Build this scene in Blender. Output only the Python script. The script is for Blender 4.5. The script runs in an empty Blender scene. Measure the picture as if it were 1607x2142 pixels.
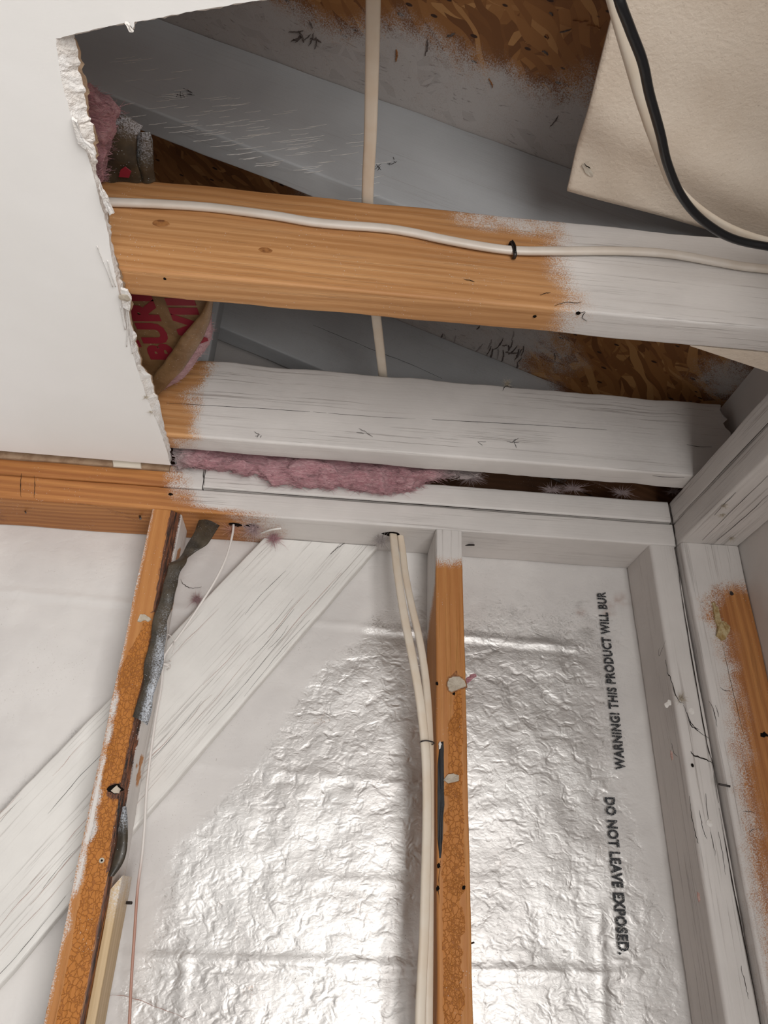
import bpy, math, random
from mathutils import Vector, Matrix, noise
random.seed(7)
S = bpy.context.scene
COL = S.collection
# ------------------------------------------------------------------ camera, light, exposure
CZ = 1.865                                   # eye height above the floor
F = 1523.5                                   # focal length in pixels of the 1607x2142 frame
R = Matrix(((0.99514074, -0.09325673, 0.0315926),
            (0.07248348, 0.47667851, -0.87608432),
            (0.06664125, 0.87411714, 0.48112178)))
cd = bpy.data.cameras.new('camera'); cam = bpy.data.objects.new('camera', cd); COL.objects.link(cam)
cd.sensor_fit = 'VERTICAL'; cd.sensor_height = 24.0; cd.lens = F / 2142 * 24.0; cd.clip_start = 0.01
cam.matrix_world = Matrix(((R[0][0], -R[1][0], -R[2][0], 0), (R[0][1], -R[1][1], -R[2][1], 0),
                           (R[0][2], -R[1][2], -R[2][2], CZ), (0, 0, 0, 1)))
S.camera = cam
S.view_settings.view_transform = 'Standard'; S.view_settings.look = 'None'
S.view_settings.exposure = 0.12; S.view_settings.gamma = 1.0; S.view_settings.use_curve_mapping = False
W = bpy.data.worlds.new('world'); S.world = W; W.use_nodes = True
W.node_tree.nodes['Background'].inputs[0].default_value = (1.0, 0.95, 0.92, 1)
W.node_tree.nodes['Background'].inputs[1].default_value = 0.21
def area(name, loc, tgt, sx, sy, power, color):
    l = bpy.data.lights.new(name, 'AREA'); l.shape = 'RECTANGLE'; l.size = sx; l.size_y = sy
    l.energy = power; l.color = color
    o = bpy.data.objects.new(name, l); COL.objects.link(o); o.location = loc
    o.rotation_euler = (Vector(tgt) - Vector(loc)).to_track_quat('-Z', 'Y').to_euler()
    return o
area('window_daylight', (1.06, -1.9, 1.12), (0.0, 0.6, 2.45), 1.7, 2.1, 100, (1.0, 0.985, 0.96))
S.cycles.max_bounces = 8; S.cycles.diffuse_bounces = 5

# ------------------------------------------------------------------ pixel -> place helpers
def ray(x, y):
    return R.transposed() @ Vector(((x - 803.5) / F, (y - 1071) / F, 1))
O = Vector((0, 0, CZ))
def aty(x, y, Y): d = ray(x, y); return d * (Y / d.y) + O
def atz(x, y, Z): d = ray(x, y); return d * ((Z - CZ) / d.z) + O
def atx(x, y, X): d = ray(x, y); return d * (X / d.x) + O
D = 0.94                                    # front face of the back wall's framing
ZS = CZ + 0.5335; ZB = ZS - 0.038; ZH = ZS + 0.038     # plate seam, underside of plates, top of plates
XR = 0.5149                                 # inner face of the right wall's framing
def sm(a, b, x):
    t = max(0.0, min(1.0, (x - a) / (b - a))); return t * t * (3 - 2 * t)
def nz(p, s, k=0.0): return noise.noise(Vector((p[0] * s + k, p[1] * s + k * 1.7, p[2] * s - k)))

# ------------------------------------------------------------------ node helpers
class NT:
    def __init__(self, name):
        self.m = bpy.data.materials.new(name); self.m.use_nodes = True
        self.t = self.m.node_tree; self.n = self.t.nodes; self.l = self.t.links
        self.b = self.n['Principled BSDF']; self.out = self.n['Material Output']
    def node(self, typ, ins=None, **kw):
        n = self.n.new(typ)
        for k, v in kw.items(): setattr(n, k, v)
        for k, v in (ins or {}).items():
            s = n.inputs[k]
            if isinstance(v, bpy.types.NodeSocket): self.l.new(v, s)
            else: s.default_value = v
        return n
    def attr(self, a, vec=False):
        n = self.node('ShaderNodeAttribute', attribute_name=a); return n.outputs['Vector' if vec else 'Fac']
    def coord(self): return self.node('ShaderNodeTexCoord').outputs['Object']
    def mapping(self, v, sc, loc=(0, 0, 0), rot=(0, 0, 0)):
        return self.node('ShaderNodeMapping', {'Vector': v, 'Scale': sc, 'Location': loc, 'Rotation': rot}).outputs[0]
    def noise(self, v, s, d=3.0, r=0.55, dist=0.0):
        return self.node('ShaderNodeTexNoise', {'Vector': v, 'Scale': s, 'Detail': d, 'Roughness': r, 'Distortion': dist}).outputs[0]
    def vor(self, v, s, feature='F1', out='Distance', rnd=1.0):
        return self.node('ShaderNodeTexVoronoi', {'Vector': v, 'Scale': s, 'Randomness': rnd}, feature=feature).outputs[out]
    def math(self, op, a, b=0.0, c=0.0, clamp=False):
        return self.node('ShaderNodeMath', {0: a, 1: b, 2: c}, operation=op, use_clamp=clamp).outputs[0]
    def rng(self, v, a, b, c=0.0, d=1.0, smooth=True):
        return self.node('ShaderNodeMapRange', {0: v, 1: a, 2: b, 3: c, 4: d}, interpolation_type='SMOOTHSTEP' if smooth else 'LINEAR').outputs[0]
    def mix(self, f, a, b):
        n = self.node('ShaderNodeMix', data_type='RGBA')
        for i, v in ((0, f), (6, a), (7, b)):
            if isinstance(v, bpy.types.NodeSocket): self.l.new(v, n.inputs[i])
            else: n.inputs[i].default_value = v if i == 0 else (v[0], v[1], v[2], 1)
        return n.outputs[2]
    def ramp(self, f, stops):
        n = self.node('ShaderNodeValToRGB', {'Fac': f}); e = n.color_ramp.elements
        while len(e) < len(stops): e.new(0.5)
        for i, (p, c) in enumerate(stops): e[i].position = p; e[i].color = (c[0], c[1], c[2], 1)
        return n.outputs[0]
    def bump(self, h, strength, dist, nrm=None):
        ins = {'Height': h, 'Strength': strength, 'Distance': dist}
        if nrm is not None: ins['Normal'] = nrm
        return self.node('ShaderNodeBump', ins).outputs[0]
    def set(self, **kw):
        for k, v in kw.items():
            k = {'base': 'Base Color', 'rough': 'Roughness', 'metal': 'Metallic', 'normal': 'Normal', 'alpha': 'Alpha',
                 'sheen': 'Sheen Weight', 'spec': 'Specular IOR Level'}[k]
            s = self.b.inputs[k]
            if isinstance(v, bpy.types.NodeSocket): self.l.new(v, s)
            elif isinstance(v, tuple): s.default_value = (v[0], v[1], v[2], 1)
            else: s.default_value = v
        return self.m
PAINT = (0.66, 0.625, 0.60)
def speckmask(t, co, p):
    """overspray: solid where paint=1, grainy droplets where it thins out"""
    n1 = t.noise(co, 620, 2, 0.7); n2 = t.noise(co, 45, 3, 0.6)
    e = t.math('MULTIPLY', t.math('MULTIPLY', p, t.math('SUBTRACT', 1.0, p)), 4.0)
    s = t.math('ADD', t.math('MULTIPLY', t.math('SUBTRACT', n1, 0.5), 2.2), t.math('MULTIPLY', t.math('SUBTRACT', n2, 0.5), 1.0))
    return t.rng(t.math('ADD', p, t.math('MULTIPLY', s, e)), 0.08, 0.92)
def lumber(name, c1, c2, paint=PAINT, rough=0.62, grain=1.0, pgrain=1.0, dots=0.35):
    t = NT(name); g = t.attr('gco', True); co = t.coord()
    big = t.noise(t.mapping(g, (1.2, 26, 26)), 1.0, 3, 0.55, 0.6)
    fine = t.noise(t.mapping(g, (5, 330, 330)), 1.0, 3, 0.6)
    ring = t.node('ShaderNodeTexWave', {'Vector': t.mapping(g, (0.03, 1, 1)), 'Scale': 55.0, 'Distortion': 1.5, 'Detail': 2.0, 'Detail Scale': 2.0},
                  wave_type='BANDS', bands_direction='DIAGONAL').outputs[0]
    f = t.math('ADD', t.math('MULTIPLY', big, 0.45), t.math('ADD', t.math('MULTIPLY', fine, 0.38), t.math('MULTIPLY', ring, 0.13)))
    wood = t.mix(t.rng(f, 0.3, 0.75), c1, c2)
    wood = t.mix(t.math('MULTIPLY', t.rng(t.noise(t.mapping(g, (9, 420, 420)), 1.0, 2, 0.7), 0.6, 0.75), 0.4 * grain), wood, tuple(x * 0.5 for x in c1))
    wood = t.mix(t.math('MULTIPLY', t.rng(t.noise(co, 3.3, 2), 0.45, 0.7), 0.22), wood, tuple(x * 0.72 for x in c1))
    # adhesive with its bubbly crust
    glue = t.attr('glue'); gm = t.rng(t.math('ADD', glue, t.math('MULTIPLY', t.math('SUBTRACT', t.noise(co, 60, 2), 0.5), 0.9)), 0.42, 0.52)
    wp = t.node('ShaderNodeVectorMath', {0: t.node('ShaderNodeTexNoise', {'Vector': co, 'Scale': 230.0, 'Detail': 2.0}).outputs['Color'], 3: 0.006}, operation='SCALE').outputs[0]
    cw = t.node('ShaderNodeVectorMath', {0: co, 1: wp}, operation='ADD').outputs[0]
    cell = t.vor(t.mapping(cw, (1, 1, 0.75)), 190, 'DISTANCE_TO_EDGE')
    cell2 = t.vor(t.mapping(cw, (1, 1, 0.8), (3, 1, 2)), 330, 'DISTANCE_TO_EDGE')
    edge = t.math('MAXIMUM', t.rng(cell, 0.0, 0.1, 1.0, 0.0), t.math('MULTIPLY', t.rng(cell2, 0.0, 0.07, 1.0, 0.0), t.rng(t.noise(co, 40, 1), 0.5, 0.6)))
    gcol = t.mix(t.math('MULTIPLY', edge, 0.5), (0.43, 0.155, 0.022), (0.15, 0.035, 0.006))
    wood = t.mix(gm, wood, gcol)
    dark = t.attr('dark')
    dn = t.rng(t.noise(t.mapping(g, (45, 420, 420)), 1.0, 4, 0.7), 0.35, 0.7)
    wood = t.mix(t.rng(t.math('ADD', dark, t.math('MULTIPLY', t.math('SUBTRACT', dn, 0.5), 0.6)), 0.35, 0.6), wood, t.mix(dn, (0.010, 0.007, 0.006), (0.20, 0.07, 0.03)))
    m = speckmask(t, co, t.attr('paint'))
    dv = t.vor(co, 260, 'F1', 'Distance'); dk = t.noise(co, 24, 2)
    m = t.math('MAXIMUM', m, t.math('MULTIPLY', t.math('MULTIPLY', t.rng(dv, 0.09, 0.13, 1.0, 0.0), t.rng(dk, 0.52, 0.62)), dots * 2.2, clamp=True))
    pv = t.mix(t.rng(t.noise(co, 9, 3), 0.3, 0.7), paint, tuple(x * 0.9 for x in paint))
    line = t.rng(t.noise(t.mapping(g, (5, 330, 330)), 1.0, 4, 0.72), 0.53, 0.70)
    line = t.math('MULTIPLY', line, t.rng(t.noise(t.mapping(g, (3, 22, 22)), 1.0, 2), 0.35, 0.62))
    pv = t.mix(t.math('MULTIPLY', line, 0.62 * pgrain, clamp=True), pv, (0.30, 0.25, 0.23))
    pit = t.rng(t.noise(co, 420, 3, 0.75), 0.68, 0.76); pit = t.math('MULTIPLY', pit, t.rng(t.noise(co, 13, 2), 0.5, 0.62))
    pv = t.mix(t.math('MULTIPLY', pit, 0.5), pv, (0.2, 0.15, 0.13))
    base = t.mix(m, wood, pv)
    hgt = t.math('ADD', t.math('MULTIPLY', fine, 0.5), t.math('ADD', t.math('MULTIPLY', line, -0.9 * pgrain), t.math('MULTIPLY', t.math('MULTIPLY', edge, gm), 0.7)))
    hgt = t.math('ADD', hgt, t.math('MULTIPLY', m, 0.25))
    nr = t.bump(hgt, 0.7, 0.0009)
    nr = t.bump(t.noise(co, 30, 3), 0.25, 0.003, nr)
    t.set(base=base, rough=t.math('SUBTRACT', rough, t.math('MULTIPLY', m, 0.1)), normal=nr)
    return t.m
M = {}
M['joist'] = lumber('honey_joist_wood', (0.37, 0.165, 0.055), (0.62, 0.335, 0.145))
M['stud'] = lumber('orange_stud_wood', (0.40, 0.155, 0.038), (0.53, 0.245, 0.075))
M['plate'] = lumber('amber_plate_wood', (0.30, 0.105, 0.026), (0.56, 0.25, 0.075))
M['brace'] = lumber('painted_brace_wood', (0.5, 0.3, 0.15), (0.6, 0.42, 0.25), paint=(0.75, 0.73, 0.70), pgrain=0.95)
M['rafter'] = lumber('painted_rafter_wood', (0.12, 0.05, 0.02), (0.2, 0.09, 0.04), paint=(0.47, 0.485, 0.50), pgrain=0.35)  # blue-grey overspray colour with the attic shade put in
M['pale'] = lumber('pale_strip_wood', (0.47, 0.33, 0.18), (0.66, 0.50, 0.31), dots=0.1)

def flat(name, col, rough=0.6, metal=0.0, bs=0.0, bscale=100, col2=None, cs=30, spec=None, bd=0.001):
    t = NT(name); co = t.coord()
    base = col if col2 is None else t.mix(t.rng(t.noise(co, cs, 3, 0.6), 0.35, 0.65), col, col2)
    kw = dict(base=base, rough=rough, metal=metal)
    if bs: kw['normal'] = t.bump(t.noise(co, bscale, 3, 0.6), bs, bd)
    if spec is not None: kw['spec'] = spec
    return t.set(**kw)
M['cable'] = flat('cream_cable_jacket', (0.63, 0.53, 0.42), 0.42, bs=0.2, bscale=60, col2=(0.66, 0.585, 0.49), cs=25)
M['cable_white'] = flat('white_cable_jacket', (0.66, 0.60, 0.54), 0.4, bs=0.2, bscale=60, col2=(0.60, 0.53, 0.46), cs=20)
M['black'] = flat('black_cable_jacket', (0.006, 0.0065, 0.008), 0.28, bs=0.25, bscale=70, bd=0.002)
M['steel'] = flat('dark_steel', (0.05, 0.042, 0.04), 0.45, 0.6)
M['hole'] = flat('dark_hole', (0.008, 0.006, 0.005), 0.95, spec=0.05)
M['crack'] = flat('crack_shadow_gap', (0.02, 0.016, 0.014), 0.95, spec=0.05)
M['knot'] = flat('wood_knot', (0.17, 0.06, 0.018), 0.6, col2=(0.35, 0.15, 0.045), cs=160)
M['remnant'] = flat('grey_paper_remnant', (0.40, 0.34, 0.27), 0.85, bs=0.8, bscale=300, col2=(0.50, 0.44, 0.36), cs=120)
M['gypsum'] = flat('crumbled_gypsum', (0.78, 0.76, 0.74), 0.9, bs=0.8, bscale=420, col2=(0.70, 0.66, 0.62), cs=70, bd=0.0015)
M['paperback'] = flat('brown_backing_paper', (0.33, 0.23, 0.15), 0.85, bs=0.4, bscale=200, col2=(0.24, 0.15, 0.09), cs=60)
M['tar'] = flat('black_felt', (0.006, 0.007, 0.010), 0.6, bs=0.5, bscale=300)
M['red'] = flat('red_print', (0.20, 0.006, 0.018), 0.6)
M['tab'] = flat('cream_card', (0.60, 0.55, 0.47), 0.7)

def mat_drywall():
    t = NT('white_ceiling_paint'); co = t.coord()
    base = t.mix(t.rng(t.noise(co, 5, 3), 0.35, 0.65), (0.86, 0.845, 0.825), (0.89, 0.875, 0.86))
    h = t.math('ADD', t.noise(co, 22, 3), t.math('MULTIPLY', t.noise(t.mapping(co, (1, 3, 1)), 260, 2), 0.15))
    return t.set(base=base, rough=0.75, normal=t.bump(h, 0.3, 0.0012))
M['drywall'] = mat_drywall()
def mat_textured():
    t = NT('beige_textured_paint'); co = t.coord()
    base = t.mix(t.rng(t.noise(co, 12, 3), 0.3, 0.7), (0.61, 0.515, 0.42), (0.67, 0.58, 0.485))
    base = t.mix(t.rng(t.noise(co, 330, 2, 0.7), 0.66, 0.74, 0.0, 0.5), base, (0.35, 0.28, 0.22))
    h = t.math('ADD', t.noise(co, 210, 3, 0.6), t.math('MULTIPLY', t.noise(co, 30, 2), 0.6))
    return t.set(base=base, rough=0.6, normal=t.bump(h, 0.6, 0.0016))
M['textured'] = mat_textured()
def mat_foil():
    t = NT('wrinkled_foil_facing'); co = t.coord()
    p = t.attr('paint'); m = speckmask(t, co, p)
    w1 = t.noise(t.mapping(co, (1, 1, 1.25)), 52, 2, 0.5, 0.5)
    w2 = t.noise(t.mapping(co, (1.0, 1, 1.6)), 130, 2, 0.5, 0.8)
    w3 = t.noise(co, 14, 3, 0.5)
    rid = t.math('SUBTRACT', 1.0, t.math('ABSOLUTE', t.math('MULTIPLY', t.math('SUBTRACT', w1, 0.5), 4.0)))
    h = t.math('ADD', t.math('MULTIPLY', rid, 0.12), t.math('ADD', w1, t.math('ADD', t.math('MULTIPLY', w2, 0.22), t.math('MULTIPLY', w3, 1.3))))
    n1 = t.bump(h, t.rng(m, 0, 1, 0.55, 0.26), 0.0030)
    foil = t.mix(t.rng(t.noise(co, 8, 3), 0.35, 0.65), (0.66, 0.645, 0.63), (0.55, 0.53, 0.515))
    rust = t.math('MULTIPLY', t.rng(t.noise(co, 26, 4, 0.7), 0.62, 0.72), t.rng(t.noise(co, 400, 2, 0.8), 0.5, 0.62))
    foil = t.mix(t.math('MULTIPLY', rust, 0.55), foil, (0.28, 0.17, 0.11))
    dots = t.math('MULTIPLY', t.rng(t.vor(co, 170, 'F1', 'Distance'), 0.07, 0.11, 1, 0), t.rng(t.noise(co, 20, 2), 0.5, 0.6))
    foil = t.mix(dots, foil, (0.25, 0.22, 0.2))
    pc = t.mix(t.rng(t.noise(co, 7, 3), 0.35, 0.65), (0.60, 0.575, 0.56), (0.68, 0.655, 0.635))
    pc = t.mix(t.math('MULTIPLY', t.attr('dark'), 0.8), pc, (0.33, 0.2, 0.16))
    pc = t.mix(t.math('MULTIPLY', t.math('MULTIPLY', t.rng(t.noise(co, 480, 2, 0.8), 0.66, 0.72), t.rng(t.noise(co, 11, 3), 0.48, 0.6)), 0.6), pc, (0.22, 0.18, 0.16))
    base = t.mix(m, foil, pc)
    t.set(base=base, metal=t.rng(m, 0, 1, 0.93, 0.0), rough=t.rng(m, 0, 1, 0.46, 0.5), normal=n1)
    return t.m
M['foil'] = mat_foil()
def mat_osb():
    t = NT('strand_board'); co = t.coord()
    cols = []; hs = []
    warp = t.node('ShaderNodeMix', {0: 0.06, 4: co}, data_type='VECTOR')
    t.l.new(t.node('ShaderNodeTexNoise', {'Vector': co, 'Scale': 9.0}).outputs['Color'], warp.inputs[5]); wv = warp.outputs[1]
    for i, (rz, sx, sy) in enumerate(((0.3, 16, 95), (1.25, 14, 80), (-0.55, 18, 100), (2.2, 15, 90))):
        v = t.mapping(t.mapping(wv, (1, 1, 0.3), rot=(0, 0, rz)), (sx, sy, 10), (i * 3.1, i, 0))
        n = t.node('ShaderNodeTexVoronoi', {'Vector': v, 'Scale': 1.0})
        sep = t.node('ShaderNodeSeparateColor', {0: n.outputs['Color']})
        c = t.ramp(sep.outputs[0], ((0.0, (0.17, 0.064, 0.018)), (0.4, (0.27, 0.112, 0.032)), (0.8, (0.34, 0.150, 0.046)), (1.0, (0.47, 0.245, 0.09))))
        cols.append((c, sep.outputs[1])); hs.append(sep.outputs[2])
    c, h = cols[0][0], hs[0]
    for i in (1, 2, 3):
        f = t.rng(cols[i][1], 0.58, 0.6); c = t.mix(f, c, cols[i][0])
        h = t.math('ADD', t.math('MULTIPLY', h, t.math('SUBTRACT', 1.0, f)), t.math('MULTIPLY', t.math('ADD', hs[i], 0.3), f))
    c = t.mix(t.rng(t.vor(t.mapping(co, (1, 2.4, 1), rot=(0, 0, 0.9)), 30, 'F1', 'Distance'), 0.12, 0.16, 1, 0), c, (0.035, 0.012, 0.005))
    m = speckmask(t, co, t.attr('paint'))
    pc = t.mix(t.rng(h, 0.1, 0.5, 0.22, 0.0), (0.48, 0.45, 0.435), (0.25, 0.22, 0.21))
    pc = t.mix(t.math('MULTIPLY', t.rng(t.noise(t.mapping(wv, (60, 260, 60), rot=(0, 0, 1.0)), 1.0, 3, 0.7), 0.6, 0.7), 0.5), pc, (0.12, 0.09, 0.08))
    t.set(base=t.mix(m, c, pc), rough=0.65, normal=t.bump(h, 0.8, 0.0016))
    return t.m
M['osb'] = mat_osb()
def mat_fiber():
    t = NT('pink_glass_wool'); co = t.coord(); a = t.attr('paint')
    n = t.noise(t.mapping(co, (0.45, 2, 2.2), rot=(0, 0.25, 0)), 120, 4, 0.7, 1.2)
    c = t.ramp(n, ((0.25, (0.30, 0.075, 0.10)), (0.5, (0.58, 0.25, 0.29)), (0.75, (0.80, 0.52, 0.53))))
    c = t.mix(a, c, (0.55, 0.50, 0.48))
    return t.set(base=c, rough=0.95, sheen=0.3, normal=t.bump(t.noise(t.mapping(co, (1, 1.6, 2.5)), 260, 4, 0.7, 2.0), 0.9, 0.003), spec=0.1)
M['wool'] = mat_fiber()
def mat_kraft(name, c1, c2, pc):
    t = NT(name); co = t.coord(); m = speckmask(t, co, t.attr('paint'))
    dv = t.math('MULTIPLY', t.rng(t.vor(co, 260, 'F1', 'Distance'), 0.08, 0.14, 1.0, 0.0), t.rng(t.noise(co, 30, 2), 0.45, 0.6))
    base = t.mix(t.math('MAXIMUM', m, dv), t.mix(t.rng(t.noise(co, 40, 4, 0.6), 0.35, 0.65), c1, c2), pc)
    return t.set(base=base, rough=0.42, normal=t.bump(t.noise(co, 55, 3, 0.5), 0.4, 0.003))
M['kraft'] = mat_kraft('brown_kraft_paper', (0.15, 0.080, 0.034), (0.21, 0.120, 0.055), (0.6, 0.56, 0.5))
M['kraft_dark'] = mat_kraft('tarred_kraft_paper', (0.028, 0.022, 0.015), (0.065, 0.050, 0.032), (0.42, 0.45, 0.5))

# ------------------------------------------------------------------ mesh helpers
def link(name, verts, faces, mat, parent=None, attrs=None, smooth=False, flat_from=None, sharp=None):
    me = bpy.data.meshes.new(name); me.from_pydata([tuple(v) for v in verts], [], faces)
    for a, vals in (attrs or {}).items():
        if a == 'gco':
            at = me.attributes.new(a, 'FLOAT_VECTOR', 'POINT'); at.data.foreach_set('vector', [c for v in vals for c in v])
        else:
            at = me.attributes.new(a, 'FLOAT', 'POINT'); at.data.foreach_set('value', vals)
    if smooth:
        k = len(faces) if flat_from is None else flat_from
        for i, p in enumerate(me.polygons): p.use_smooth = i < k
    if sharp:
        sh = set(frozenset(e) for e in sharp)
        for e in me.edges:
            if frozenset(e.vertices) in sh: e.use_edge_sharp = True
    me.materials.append(mat); me.validate(); me.update()
    o = bpy.data.objects.new(name, me); COL.objects.link(o)
    if parent is not None:
        o.parent = parent
    return o
def tag(o, label, cat, group=None, kind=None):
    o['label'] = label
    if cat: o['category'] = cat
    if group: o['group'] = group
    if kind: o['kind'] = kind
    return o
def thing(name, loc, label, cat, group=None):
    o = bpy.data.objects.new(name, None); COL.objects.link(o); o.empty_display_size = 0.02
    return tag(o, label, cat, group)           # kept at the origin so its parts stay in world coordinates
SEED = [0]
def board(name, P0, U, V, Wd, L, w, t, mat, parent=None, paint=None, glue=None, dark=None, r=0.0028, chamfer=None,
          wav=0.0006, step=0.009, u0=None, u1=None, bulge=None, rad=None):
    """lumber: P0 corner, U length dir, V width dir (w), Wd thickness dir (t). chamfer(u)-> size at the corner v=w, t=0"""
    SEED[0] += 1; k = SEED[0] * 7.31
    U, V, Wd = Vector(U).normalized(), Vector(V).normalized(), Vector(Wd).normalized(); P0 = Vector(P0)
    n = max(2, int(L / step)); off = Vector((k * 0.37, k * 1.3, k * 0.71))
    def prof(u):
        rs = [r, r, r, r]
        if rad: rs = list(rad)
        if chamfer: rs[1] = max(r, chamfer(u))
        cs = [(0, 0), (w, 0), (w, t), (0, t)]; pts = []
        for i in range(4):
            cx, cy = cs[i]; rr = rs[i]
            px, py = cs[i - 1]; nx, ny = cs[(i + 1) % 4]
            a = Vector((px - cx, py - cy)).normalized(); b = Vector((nx - cx, ny - cy)).normalized(); c = Vector((cx, cy))
            for j in range(5):
                q = j / 4
                if chamfer and i == 1: pts.append((c + a * rr * (1 - q) + b * rr * q, 1))
                else:
                    ang = q * math.pi / 2
                    pts.append((c + a * rr * (1 - math.sin(ang)) + b * rr * (1 - math.cos(ang)), 0))
            # subdivide the side to the next corner
            e = c + b * rr; rn = rs[(i + 1) % 4]; f = Vector((nx, ny)) - b * rn
            ns = max(2, int((f - e).length / step))
            for j in range(1, ns): pts.append((e.lerp(f, j / ns), 0))
        return pts
    verts, g, pa, gl, dk = [], [], [], [], []
    m = None
    for i in range(n + 1):
        s = i / n; pts = prof(s * L)
        if m is None or len(pts) == m: m = len(pts)
        else: pts = (pts + [pts[-1]] * m)[:m]
        for (q, ch) in pts:
            a0 = u0(q.x, q.y) if u0 else 0.0; a1 = u1(q.x, q.y) if u1 else L
            u = a0 + (a1 - a0) * s
            P = P0 + U * u + V * q.x + Wd * q.y
            d = nz(P, 14, k) * wav * 2 + nz(P, 70, k) * wav * 0.5
            cdir = (V * (q.x - w / 2) / w + Wd * (q.y - t / 2) / t).normalized()
            P = P + cdir * d
            if bulge: P = P + bulge(u)
            verts.append(P); g.append(Vector((u, q.x, q.y)) + off)
            pa.append(paint(P) if callable(paint) else (1.0 if paint is None else paint))
            gl.append(glue(P) if glue else 0.0)
            dk.append(max(dark(P) if dark else 0.0, 1.0 * ch if chamfer and 0 < pts.index((q, ch)) else 0.0) if ch else (dark(P) if dark else 0.0))
    faces = [(i * m + j, i * m + (j + 1) % m, (i + 1) * m + (j + 1) % m, (i + 1) * m + j) for i in range(n) for j in range(m)]
    if U.dot(V.cross(Wd)) > 0: pass
    else: faces = [f[::-1] for f in faces]
    nf = len(faces)
    sharp = []
    for i, rev in ((0, True), (n, False)):
        ring = [i * m + j for j in range(m)]
        sharp += [(ring[j], ring[(j + 1) % m]) for j in range(m)]
        if (U.dot(V.cross(Wd)) > 0) == rev: ring = ring[::-1]
        faces.append(tuple(ring))
    return link(name, verts, faces, mat, parent, {'gco': g, 'paint': pa, 'glue': gl, 'dark': dk}, True, nf, sharp)
def cat_rom(pts, n=8):
    P = [Vector(p) for p in pts]; P = [P[0] * 2 - P[1]] + P + [P[-1] * 2 - P[-2]]; out = []
    for i in range(1, len(P) - 2):
        a, b, c, d = P[i - 1:i + 3]
        for j in range(n):
            t = j / n
            out.append(0.5 * ((2 * b) + (c - a) * t + (2 * a - 5 * b + 4 * c - d) * t * t + (3 * b - a - 3 * c + d) * t ** 3))
    out.append(P[-2]); return out
def tube(name, pts, rx, ry, mat, parent=None, hint=(1, 0, 0), n=8, sides=14, paint=None, wob=0.0, twist=None):
    C = cat_rom(pts, n); verts, faces, pa, gc = [], [], [], []
    hint = Vector(hint)
    for i, c in enumerate(C):
        T = (C[min(i + 1, len(C) - 1)] - C[max(i - 1, 0)]).normalized()
        A = (hint - T * hint.dot(T)).normalized(); B = T.cross(A)
        if twist:
            a = twist(i / (len(C) - 1)); A, B = A * math.cos(a) + B * math.sin(a), B * math.cos(a) - A * math.sin(a)
        wv = Vector((nz(c, 25, 1), nz(c, 25, 9), nz(c, 25, 5))) * wob
        for j in range(sides):
            an = 2 * math.pi * j / sides; ca, sa = math.cos(an), math.sin(an)
            if rx > ry * 1.3:            # flat twin cable: rounded-rectangle section
                ca = math.copysign(abs(ca) ** 0.6, ca); sa = math.copysign(abs(sa) ** 0.8, sa)
            verts.append(c + wv + A * rx * ca + B * ry * sa)
            pa.append(paint(c) if paint else 0.0); gc.append(Vector((i * 0.01, 0, 0)))
    for i in range(len(C) - 1):
        for j in range(sides):
            faces.append((i * sides + j, i * sides + (j + 1) % sides, (i + 1) * sides + (j + 1) % sides, (i + 1) * sides + j))
    nf = len(faces)
    faces.append(tuple(range(sides))[::-1]); faces.append(tuple((len(C) - 1) * sides + j for j in range(sides)))
    return link(name, verts, faces, mat, parent, {'paint': pa}, True, nf)
def slab(name, poly, nrm, th, mat, parent=None, rough=0.0, sub=2, paint=0.0, dome=0.0):
    """irregular flat flake: outline poly (3D, coplanar-ish), thickness th towards nrm"""
    nrm = Vector(nrm).normalized(); P = [Vector(p) for p in poly]; Q = []
    for i in range(len(P)):
        a, b = P[i], P[(i + 1) % len(P)]
        for j in range(sub): Q.append(a.lerp(b, j / sub))
    Q = [q + Vector((nz(q, 300, 3), nz(q, 300, 7), nz(q, 300, 5))) * rough for q in Q]
    c = sum(Q, Vector()) / len(Q); n = len(Q)
    V = Q + [q + (c - q) * 0.04 + nrm * th for q in Q] + [c + nrm * (th + dome)]
    f = [(i, (i + 1) % n, n + (i + 1) % n, n + i) for i in range(n)] + [(n + i, n + (i + 1) % n, 2 * n) for i in range(n)] + [tuple(range(n))[::-1]]
    o = link(name, V, f, mat, parent, {'paint': [paint] * len(V)})
    fix_normals(o); return o
import bmesh
def fix_normals(o):
    b = bmesh.new(); b.from_mesh(o.data); bmesh.ops.recalc_face_normals(b, faces=b.faces); b.to_mesh(o.data); b.free()
def disc(name, c, nrm, rx, rz, th, mat, parent, n=14, jag=0.15):
    nrm = Vector(nrm).normalized(); a = nrm.orthogonal().normalized(); 
    if abs(nrm.y) > 0.5: a = Vector((1, 0, 0))
    elif abs(nrm.z) > 0.5: a = Vector((1, 0, 0))
    else: a = Vector((0, 1, 0))
    b = nrm.cross(a); c = Vector(c); pts = []
    for i in range(n):
        t = 2 * math.pi * i / n; k = 1 + jag * (random.random() - 0.5) * 2
        pts.append(c + a * rx * math.cos(t) * k + b * rz * math.sin(t) * k)
    return slab(name, pts, nrm, th, mat, parent, sub=1, dome=th * 0.6)
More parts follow.
